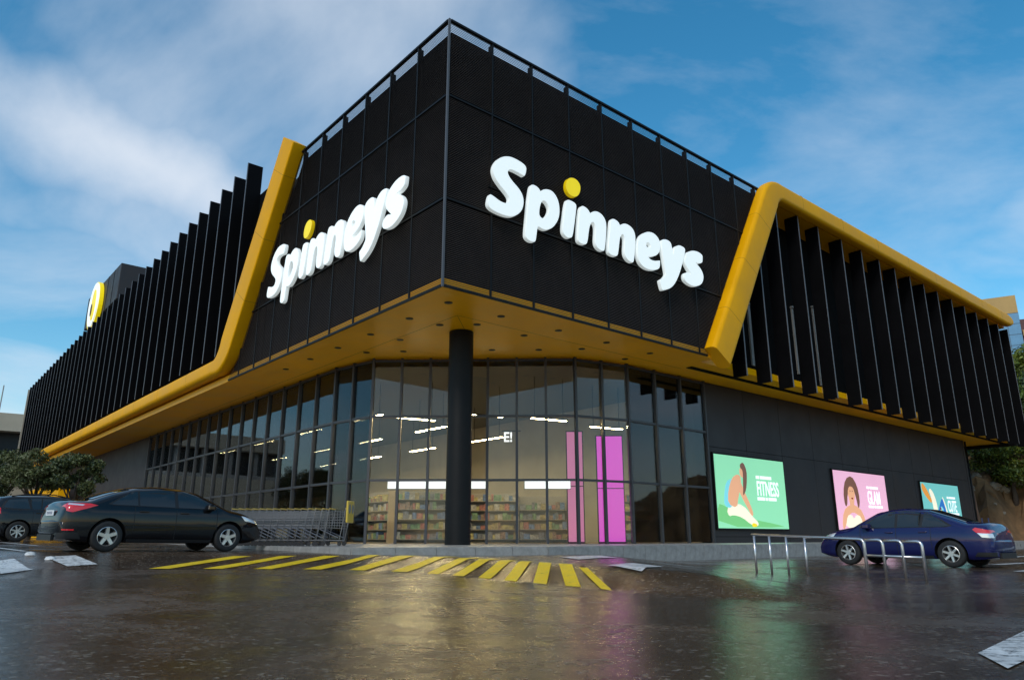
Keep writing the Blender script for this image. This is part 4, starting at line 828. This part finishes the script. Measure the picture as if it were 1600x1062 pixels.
SUV = dict(CERATO, paint='carsuv', hw=.92, H=1.66, belt=1.10, tumble=.70, wr=.36, wx=(-1.38, 1.40), spokes=7, spw=(.035, .03),
    top=[(-2.26, .60), (-2.25, 1.00), (-2.20, 1.30), (-2.02, 1.56), (-1.7, 1.63), (-.6, 1.68), (.15, 1.65), (.48, 1.57), (1.10, 1.17), (1.75, 1.06), (2.10, .92), (2.24, .68), (2.27, .55)],
    surround=[(-2.0, 1.20), (-1.86, 1.50), (-1.4, 1.55), (0, 1.57), (.40, 1.47), (.95, 1.17), (.92, 1.11), (-1.85, 1.14)],
    windows=[[(-1.93, 1.20), (-1.80, 1.47), (-1.22, 1.525), (-1.10, 1.16), (-1.75, 1.17)], [(-1.03, 1.155), (-1.12, 1.53), (-.76, 1.545), (-.76, 1.15)], [(-.72, 1.15), (-.72, 1.545), (.0, 1.55), (.0, 1.14)], [(.06, 1.14), (.06, 1.545), (.38, 1.46), (.85, 1.18), (.85, 1.14)]],
    seams=[(-.98, .50, 1.12), (.03, .30, 1.12), (.92, .30, 1.12)], handles=[(-.80, 1.02), (.22, 1.01)], rails=(-1.7, .1),
    lamps=[('tail_lamp', [(-2.2, .95), (-1.98, .97), (-2.0, 1.18), (-2.15, 1.18)], 'redlens'), ('headlamp', [(1.65, .82), (1.6, .96), (2.08, .88), (2.18, .76)], 'clearlens')],
    mirror=(.72, 1.17), rearscr=(-2.19, .55, -1.98, .50), frontscr=(.50, .54, 1.04, .64), plate=(-2.275, .85), bumper=(.28, .48))
def place(wx_, wy, heading, spec, side, dx_wheel):
    # wx,wy: ground contact of a known wheel (side +1 left / -1 right, at local x)
    c, s = math.cos(heading), math.sin(heading); lx, ly = dx_wheel, side*(spec['hw']-.115)
    x = wx_-(lx*c-ly*s); y = wy-(lx*s+ly*c); return (x, y)
def park(name, spec, label, wheel, heading, side, li):
    x, y = place(*wheel, heading, spec, side, spec['wx'][li]); zz = []
    for wx in spec['wx']:
        for sg in (-1, 1):
            c, s = math.cos(heading), math.sin(heading); ly = sg*(spec['hw']-.115); zz.append((wx, sg, float(g(x+wx*c-ly*s, y+wx*s+ly*c))))
    z = sum(q[2] for q in zz)/4; pitch = -(sum(q[2] for q in zz if q[0] > 0)-sum(q[2] for q in zz if q[0] < 0))/2/(spec['wx'][1]-spec['wx'][0])
    roll = (sum(q[2] for q in zz if q[1] > 0)-sum(q[2] for q in zz if q[1] < 0))/2/(2*(spec['hw']-.115))
    o = make_car(name, spec, label, (x, y, z), heading, 'parked cars'); o.rotation_euler = (roll, pitch, heading); return o
park('parked_sedan', CERATO, 'shiny black sedan with red tail lamps parked left of the entrance', (-8.75, 16.1), math.radians(47), -1, 0)
park('parked_sedan', IMPREZA, 'navy blue sedan parked on the right below the posters', (10.65, 18.2), math.radians(129), 1, 0)
park('parked_estate_car', SUV, 'dark charcoal estate car with roof rails behind the black sedan', (-17.9, 27.0), math.radians(44), -1, 0)
park('parked_estate_car', dict(SUV, paint='cargrey'), 'grey estate car half hidden at the left edge of the car park', (-23.6, 30.5), math.radians(44), -1, 0)
park('parked_sedan', dict(CERATO, paint='carsuv'), 'dark car whose nose shows at the right edge', (21.2, 27.2), math.radians(160), 1, 1)

# ------------------------------------------------------------------ steel trolley rail on the right
r = tag(empty('trolley_bay_rail', (7.1, 13.0, float(g(7.1, 13)))), 'low stainless steel tube rail in front of the blue sedan', 'rail'); b0 = Vector(r.location)
e0, e1 = Vector((5.0, 15.6, 0.66)), Vector((6.45, 13.75, 0.565))
u = (e1-e0).normalized(); 
def lp(*ps): return [tuple(Vector(p)-b0) for p in ps]
def roundbend(p, q, r_, rad=.09, n=6):
    a = (Vector(p)-Vector(q)).normalized()*rad; b = (Vector(r_)-Vector(q)).normalized()*rad; q = Vector(q)
    return [q+a]+[(q+a)*(1-t)**2+q*2*t*(1-t)+(q+b)*t*t for t in [i/n for i in range(1, n)]]+[q+b]
gz = lambda p: float(g(p[0], p[1]))
MB().tube(lp(e0, *roundbend(e0, e1, (e1.x, e1.y, -1)), (e1.x, e1.y, gz(e1)-.03)), .028, 10).build('top_rail', 'steel', r, smooth=True)
for f in (0.02, .17, .33, .50):
    p = e0+(e1-e0)*f; MB().tube(lp((p.x, p.y, gz(p)-.03), (p.x, p.y, p.z-.02)), .024, 8).build('post', 'steel', r, smooth=True)
for k in range(1, 4):
    q = e1+Vector((.21*k, -.26*k, -.012*k)); p0 = e1+Vector((.21*(k-1), -.26*(k-1), -.012*(k-1)))
    MB().tube(lp(p0+Vector((0, 0, -.01)), *roundbend(p0, q, (q.x, q.y, -1)), (q.x, q.y, gz(q)-.03)), .026, 10).build('hoop', 'steel', r, smooth=True)
q = e1+Vector((.63, -.78, -.02)); MB().tube(lp((e1.x, e1.y, e1.z-.28), (q.x, q.y, q.z-.28)), .022, 8).build('lower_rail', 'steel', r, smooth=True)

# ------------------------------------------------------------------ row of nested shopping trolleys
def make_cart(label, group):
    r = tag(empty('shopping_trolley'), label, 'trolley', group)
    def wire(nm, segs, rad=.006, m='wire'):
        mb = MB()
        for s_ in segs: mb.tube(s_, rad, 5)
        return mb.build(nm, m, r)
    seg = []
    for k in range(12):
        t = k/11; x0, x1 = -.42+.02*t, .42
        seg.append([(-.40+.80*t, -.24, .46+.06*t), (-.40+.82*t, -.27, .95-.10*t)]); seg.append([(-.40+.80*t, .24, .46+.06*t), (-.40+.82*t, .27, .95-.10*t)])
        seg.append([(-.40+.80*t, -.24, .46+.06*t), (-.40+.80*t, .24, .46+.06*t)])
    for k in range(7):
        t = k/6
        for sg in (-1, 1): seg.append([(-.40, sg*(.24+.03*t), .46+.49*t), (.42, sg*(.24+.03*t), .52+.33*t)])
        seg.append([(.42, -.24-.03*t, .52+.33*t), (.42, .24+.03*t, .52+.33*t)])
    wire('basket', seg)
    MB().tube([(-.48, -.27, 1.00), (-.48, .27, 1.00)], .018, 8).build('handle', 'cartp', r)
    fr = []
    for sg in (-1, 1): fr += [[(-.48, sg*.27, 1.0), (-.40, sg*.25, .5), (-.34, sg*.25, .14), (.40, sg*.20, .17)], [(.40, sg*.24, .52), (-.30, sg*.25, .22)]]
    wire('chassis', fr, .013)
    for x in (-.34, .38):
        for sg in (-1, 1):
            mb = MB(); N = 14; y0 = sg*.22
            mb.add([(x+.06*math.cos(2*math.pi*k/N), y0+yy, .06+.06*math.sin(2*math.pi*k/N)) for yy in (-.014, .014) for k in range(N)], [tuple(range(N)), tuple(reversed(range(N, 2*N)))]+[(k, (k+1) % N, N+(k+1) % N, N+k) for k in range(N)])
            mb.build('castor', 'dark', r)
    return r
NC = 15
A0, A1 = Vector((-8.35, 21.2, PZ+.012)), Vector((-5.55, 21.0, PZ+.012))
hd = math.atan2((A0-A1).y, (A0-A1).x); proto = None
for k in range(NC):
    p = A1+(A0-A1)*(k/(NC-1))
    if proto is None: o = proto = make_cart('wire shopping trolley nested in the row beside the black sedan', 'nested shopping trolleys')
    else: o = copy_tree(proto)
    o.location = p; o.rotation_euler.z = hd; o['label'] = 'wire shopping trolley nested in the row, %s from its right end' % ords[k+1]
last = make_cart('shopping trolley with yellow twin child seat at the right end of the row', None); last.location = A1+Vector((0.45, -0.02, 0)); last.rotation_euler.z = hd
pan = bevel(MB().box(-.56, -.50, -.30, .30, .62, 1.22).build('child_seat', 'cartp', last), .06, 3)
for sg in (-1, 1):
    mb = MB(); N = 20; mb.add([(-.565, sg*.145+.10*math.cos(2*math.pi*k/N), 1.0+.13*math.sin(2*math.pi*k/N)) for k in range(N)]+[(-.50, sg*.145+.10*math.cos(2*math.pi*k/N), 1.0+.13*math.sin(2*math.pi*k/N)) for k in range(N)], [tuple(range(N))]+[(k, (k+1) % N, N+(k+1) % N, N+k) for k in range(N)]); mb.build('seat_pad', 'cartg', pan)

# ------------------------------------------------------------------ trees, hill, far buildings
def tree(name, loc, trunk_h, cz_, rad, nl, leaf, mats, label, group, seed, clumps=46, lean=0.0):
    rr = np.random.default_rng(seed); r = tag(empty(name, loc), label, 'tree', group)
    mb = MB(); top = (lean, 0.1, trunk_h)
    mb.tube([(0, 0, -.4), (.04, .02, trunk_h*.45), top], [.20*rad[0]/2.2, .14*rad[0]/2.2, .11*rad[0]/2.2], 8)
    cl = []
    while len(cl) < clumps:
        p = rr.uniform(-1, 1, 3)
        if .25 < np.linalg.norm(p) < 1.0: cl.append(p*np.array(rad)*.86+np.array((lean, 0, cz_)))
    for c_ in cl[:12]:
        m_ = (np.array(top)*.5+c_*.5)+rr.uniform(-.15, .15, 3); mb.tube([top, tuple(m_), tuple(c_)], [.07*rad[0]/2.2, .045*rad[0]/2.2, .012], 6)
    mb.build('trunk', 'bark', r, smooth=True)
    cr = np.array([cl[i] for i in rr.integers(0, clumps, nl)]); size = rr.uniform(.5, 1.25, clumps)
    off = rr.normal(0, 1, (nl, 3)); off /= np.linalg.norm(off, axis=1)[:, None]; off *= (rr.uniform(0, 1, (nl, 1))**.5)*np.array(rad)*.26
    P_ = cr+off; a = rr.normal(0, 1, (nl, 3)); a /= np.linalg.norm(a, axis=1)[:, None]; b = np.cross(a, rr.normal(0, 1, (nl, 3))); b /= np.linalg.norm(b, axis=1)[:, None]
    ln = leaf*rr.uniform(.6, 1.3, (nl, 1)); V = np.stack([P_-a*ln, P_+b*ln*.42, P_+a*ln, P_-b*ln*.42], 1).reshape(-1, 3)
    me = bpy.data.meshes.new('crown'); me.from_pydata(V.tolist(), [], [(4*i, 4*i+1, 4*i+2, 4*i+3) for i in range(nl)])
    for m_ in mats: me.materials.append(M[m_])
    me.polygons.foreach_set('material_index', rr.integers(0, len(mats), nl).tolist()); inst('crown', me, r)
    return r
G_ = 'olive trees by the car park'
tree('olive_tree', (-24.3, 37.5, .5), 1.7, 3.45, (2.0, 1.9, 1.2), 9000, .085, ['olive', 'olive', 'olive2'], 'round olive tree in front of the yellow end wall', G_, 1, 30)
tree('olive_tree', (-22.0, 37.0, .5), 1.5, 3.15, (1.6, 1.5, 1.05), 7000, .085, ['olive', 'olive', 'leaf3'], 'smaller olive tree nearest the black sedan', G_, 2, 26)
tree('olive_tree', (-29.9, 42.5, .5), 1.8, 3.5, (2.1, 2.0, 1.6), 8000, .09, ['olive', 'leaf3', 'olive'], 'dark olive tree at the far left behind the parked cars', G_, 3)
tree('olive_tree', (-33.0, 43.5, .6), 1.4, 2.6, (2.4, 2.2, 1.7), 6000, .09, ['leaf3', 'olive', 'leaf3'], 'low dark bushy tree at the left edge', G_, 4)
# hedge of low shrubs under the olives
for k, (x, y) in enumerate([(-27.0, 36.2), (-20.3, 36.6), (-18.6, 35.6)]):
    tree('shrub', (x, y, .5), .3, .75, (1.1, .9, .6), 2500, .07, ['leaf3', 'olive'], ['round dark shrub left of the olive trunk', 'round dark shrub right of the olive trunk', 'dark shrub by the left window corner'][k], 'low shrubs', 20+k, 20)
# hill on the right
uH = Vector((math.sin(.585), math.cos(.585), 0)); vH = Vector((uH.y, -uH.x, 0)); mb = MB(); nr_, nv_ = 90, 120
rr = np.random.default_rng(5)
def hill_h(r_, v_):
    bank = 6.2*sst((r_-(69+1.2*math.sin(v_*.5)+.8*math.sin(v_*1.3)))/8.0); sl = .34*max(0, r_-77)+.0*v_
    return float(-.6+bank+sl+.5*math.sin(r_*.9+v_*.7)*(r_ > 70)+.35*math.sin(v_*2.1+r_*.3)*(r_ > 70)-.02*max(0, r_-110)*max(0, r_-110)*.1)
for i in range(nr_):
    for j in range(nv_):
        r_, v_ = 64+(150-64)*(i/(nr_-1))**2.0, -9+70*(j/(nv_-1))**1.5; k_ = float(sst((r_-67)/4)); p = uH*(r_+rr.normal(0, .16)*k_)+vH*(v_+rr.normal(0, .10)*k_); mb.v.append((p.x, p.y, hill_h(r_, v_)+k_*(rr.normal(0, .16)+.35*abs(math.sin(v_*2.3+1.5*math.sin(r_)))))) 
mb.f = [(i*nv_+j, i*nv_+j+1, (i+1)*nv_+j+1, (i+1)*nv_+j) for i in range(nr_-1) for j in range(nv_-1)]; mb.mi = [0]*len(mb.f)
hill = tag(recalc(mb.build('hill', 'earth', smooth=False)), kind='structure')
rk = []
for k in range(4):
    q = MB(); bm = bmesh.new(); bmesh.ops.create_icosphere(bm, subdivisions=2, radius=1)
    for v in bm.verts: v.co *= 1+rr.uniform(-.22, .22); v.co.z *= .75
    me_ = bpy.data.meshes.new('rock'); bm.to_mesh(me_); bm.free(); me_.materials.append(M['stone']); rk.append(me_)
for k in range(46):
    r_, v_ = rr.uniform(69, 77), rr.uniform(-5, 6); p = uH*r_+vH*v_; o = inst('rock', rk[k % 4], hill, (p.x, p.y, hill_h(r_, v_)+.1), rr.uniform(0, 6)); z_ = float(rr.uniform(.2, .75)); o.scale = (z_, z_*.8, z_*.8)
hl = [(74.5, -2.6, 2.7, ['leaf', 'leaf2', 'leaf3'], 'bright bushy tree beside the end of the dark wall'), (75.5, 1.0, 3.0, ['leaf', 'leaf2', 'leaf'], 'bushy green tree on the bank right of the supermarket'), (75, 4.6, 3.0, ['leaf', 'leaf3', 'leaf2'], 'green tree on the bank at the right edge'),
      (81, -3.6, 4.0, ['leaf3', 'leaf', 'leaf'], 'dark tree partly hidden behind the last fin'), (82, 0.6, 4.2, ['leaf', 'leaf', 'leaf3'], 'tall dark tree behind the bank trees'), (83, 5, 4.4, ['leaf3', 'leaf', 'leaf3'], 'dark tree on the hillside at the right edge'),
      (93, -1.5, 4.6, ['leaf2', 'leaf2', 'leaf'], 'yellow green tree high on the hill below the flats'), (95, 4.0, 4.8, ['leaf2', 'leaf', 'leaf2'], 'second yellow green tree high on the hill, at the right edge')]
for k, (r_, v_, R_, ms_, lab) in enumerate(hl):
    p = uH*r_+vH*v_; h = hill_h(r_, v_); tree('hillside_tree', (p.x, p.y, h-.2), R_*.7, R_*1.25, (R_, R_, R_*.85), 9000, R_*.052, ms_, lab, 'trees on the hillside', 40+k, 60)
for k, (r_, v_, R_) in enumerate([(68.5, -2.2, .8), (68.0, 1.5, .7), (67.6, 4.2, .9)]):
    p = uH*r_+vH*v_; tree('bank_bush', (p.x, p.y, hill_h(r_, v_)), .3, .6, (R_, R_, R_*.6), 1800, .07, ['leaf2', 'leaf'], ['small green bush at the foot of the bank by the wall', 'middle green bush at the foot of the bank', 'green bush at the foot of the bank at the right edge'][k], 'bushes on the bank', 60+k, 18)
# low stone kerb wall below the bank
a, b = uH*55+vH*1.0, uH*50+vH*8; rt = tag(empty('stone_wall', (a.x, a.y, -.4)), 'low wall of rough stone blocks below the bank at right', 'wall')
d = (b-a); L = d.length; d.normalize(); me = [MB().box(0.01, .68+.02*k, -.2, .2, -.1, .30+.02*k).mesh('stone_block', 'stone') for k in range(3)]
for c_ in range(2):
    for k in range(int(L/.72)):
        o = inst('stone_block', me[(k+c_) % 3], rt, tuple(d*(k*.72+.3*c_)+Vector((0, 0, .36*c_))), math.atan2(d.y, d.x)+random.uniform(-.03, .03))
# posts and pipes at the end of the dark wall
p = PR(50.35, -3.1, 0)
tag(MB().tube([(p.x, p.y, -1), (p.x+.05, p.y, 7.6)], .07, 8).build('drain_pipe', 'black', smooth=True), 'thin black drain pipe at the end of the dark wall', 'pipe')
p = PR(51.1, -3.2, 0)
tag(MB().tube([(p.x, p.y, -1), (p.x-.25, p.y, 5.0)], [.24, .18], 10).build('wooden_post', 'wood', smooth=True), 'leaning brown wooden post next to the drain pipe', 'post')
p = PR(51.7, -3.0, 0); r = tag(empty('blue_pipe_stand', (p.x, p.y, -.6)), 'short dark blue pipe stand at the foot of the wooden post', 'pipe')
for sx in (-.25, .35): MB().tube([(sx, 0, 0), (sx*.8, 0, 2.6)], .05, 6).build('upright', 'bluepipe', r)
MB().tube([(-.22, 0, 1.7), (.30, 0, 1.8)], .04, 6).build('crossbar', 'bluepipe', r)
# flats on the hill at the right
def flats(loc, rz, label):
    r = tag(empty('apartment_building', loc, rz), label, 'building')
    MB().box(-7.5, 0.2, 0, 12, -12, 19.5).build('wall', 'ochre', r); MB().box(0.2, 8, -.6, 12, -12, 22).build('wall', 'ochre', r); MB().box(8, 22, .4, 12, -12, 17).build('wall', 'maroon', r)
    MB().box(-8.2, 0.6, -.7, 12.4, 19.5, 20.3).build('roof', 'maroon', r); MB().box(-7.9, 0.1, -1.2, 0, 14.8, 17.2).build('balcony_band', 'maroon', r); MB().box(-7.9, .1, -1.0, 0, -3.2, -1.9).build('balcony_band', 'maroon', r)
    for zz in (1.2, 5.6, 10.2):
        f = MB().box(-6.2, -1.8, -.12, 0, zz, zz+2.0).build('window', 'concrete', r); MB().box(-5.9, -2.1, -.14, -.12, zz+.2, zz+1.8).build('pane', 'blueglass', f)
    cw = MB().box(1.4, 8, -.68, -.6, -2, 18.3).build('curtain_wall', 'mull', r)
    for i in range(3):
        for j in range(9): MB().box(1.5+2.18*i, 3.6+2.18*i, -.74, -.68, -1.9+2.24*j, .24+2.24*j).build('pane', 'blueglass', cw)
    for j in range(5): MB().box(8.2, 20, -.5, .4, -1+3.6*j, 0.2+3.6*j).build('balcony_band', 'ochre', r)
    return r
p = Vector((96.5, 145, 26.5)); flats(p, -.52, 'ochre apartment block with blue glass stair tower on the hilltop')
# beige building at the left edge
r = tag(empty('car_park_building', (-76.6, 112, 0), .62), 'beige layered concrete building beyond the left end of the supermarket', 'building')
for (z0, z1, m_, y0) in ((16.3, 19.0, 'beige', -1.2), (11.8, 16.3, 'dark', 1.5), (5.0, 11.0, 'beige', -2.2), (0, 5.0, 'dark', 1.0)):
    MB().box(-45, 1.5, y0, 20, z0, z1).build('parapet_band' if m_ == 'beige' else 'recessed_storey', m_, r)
for k in range(8): MB().box(-40+5*k, -39.3+5*k, -.4, .3, 0, 16.3).build('pier', 'concrete', r)
MB().box(-45, 1.0, -.6, 1.4, 11.0, 11.8).build('planter', 'concrete', r)
MB().tube([(-3, 0, 19.0), (-3, 0, 23.4)], .09, 6).build('antenna', 'concrete', r)
for k, x in enumerate((-2.5, -6.5, -10)):
    q = Matrix.Rotation(.62, 3, 'Z') @ Vector((x, -.2, 0)); tree('planter_bush', (-76.6+q.x, 112+q.y, 11.6), .4, 1.1, (2.0, 1.3, 1.1), 1500, .22, ['olive2', 'leaf3'], ['green bush on the beige building, nearest the fins', 'middle green bush on the beige building', 'green bush on the beige building at the left edge'][k], 'planter bushes', 80+k, 18)
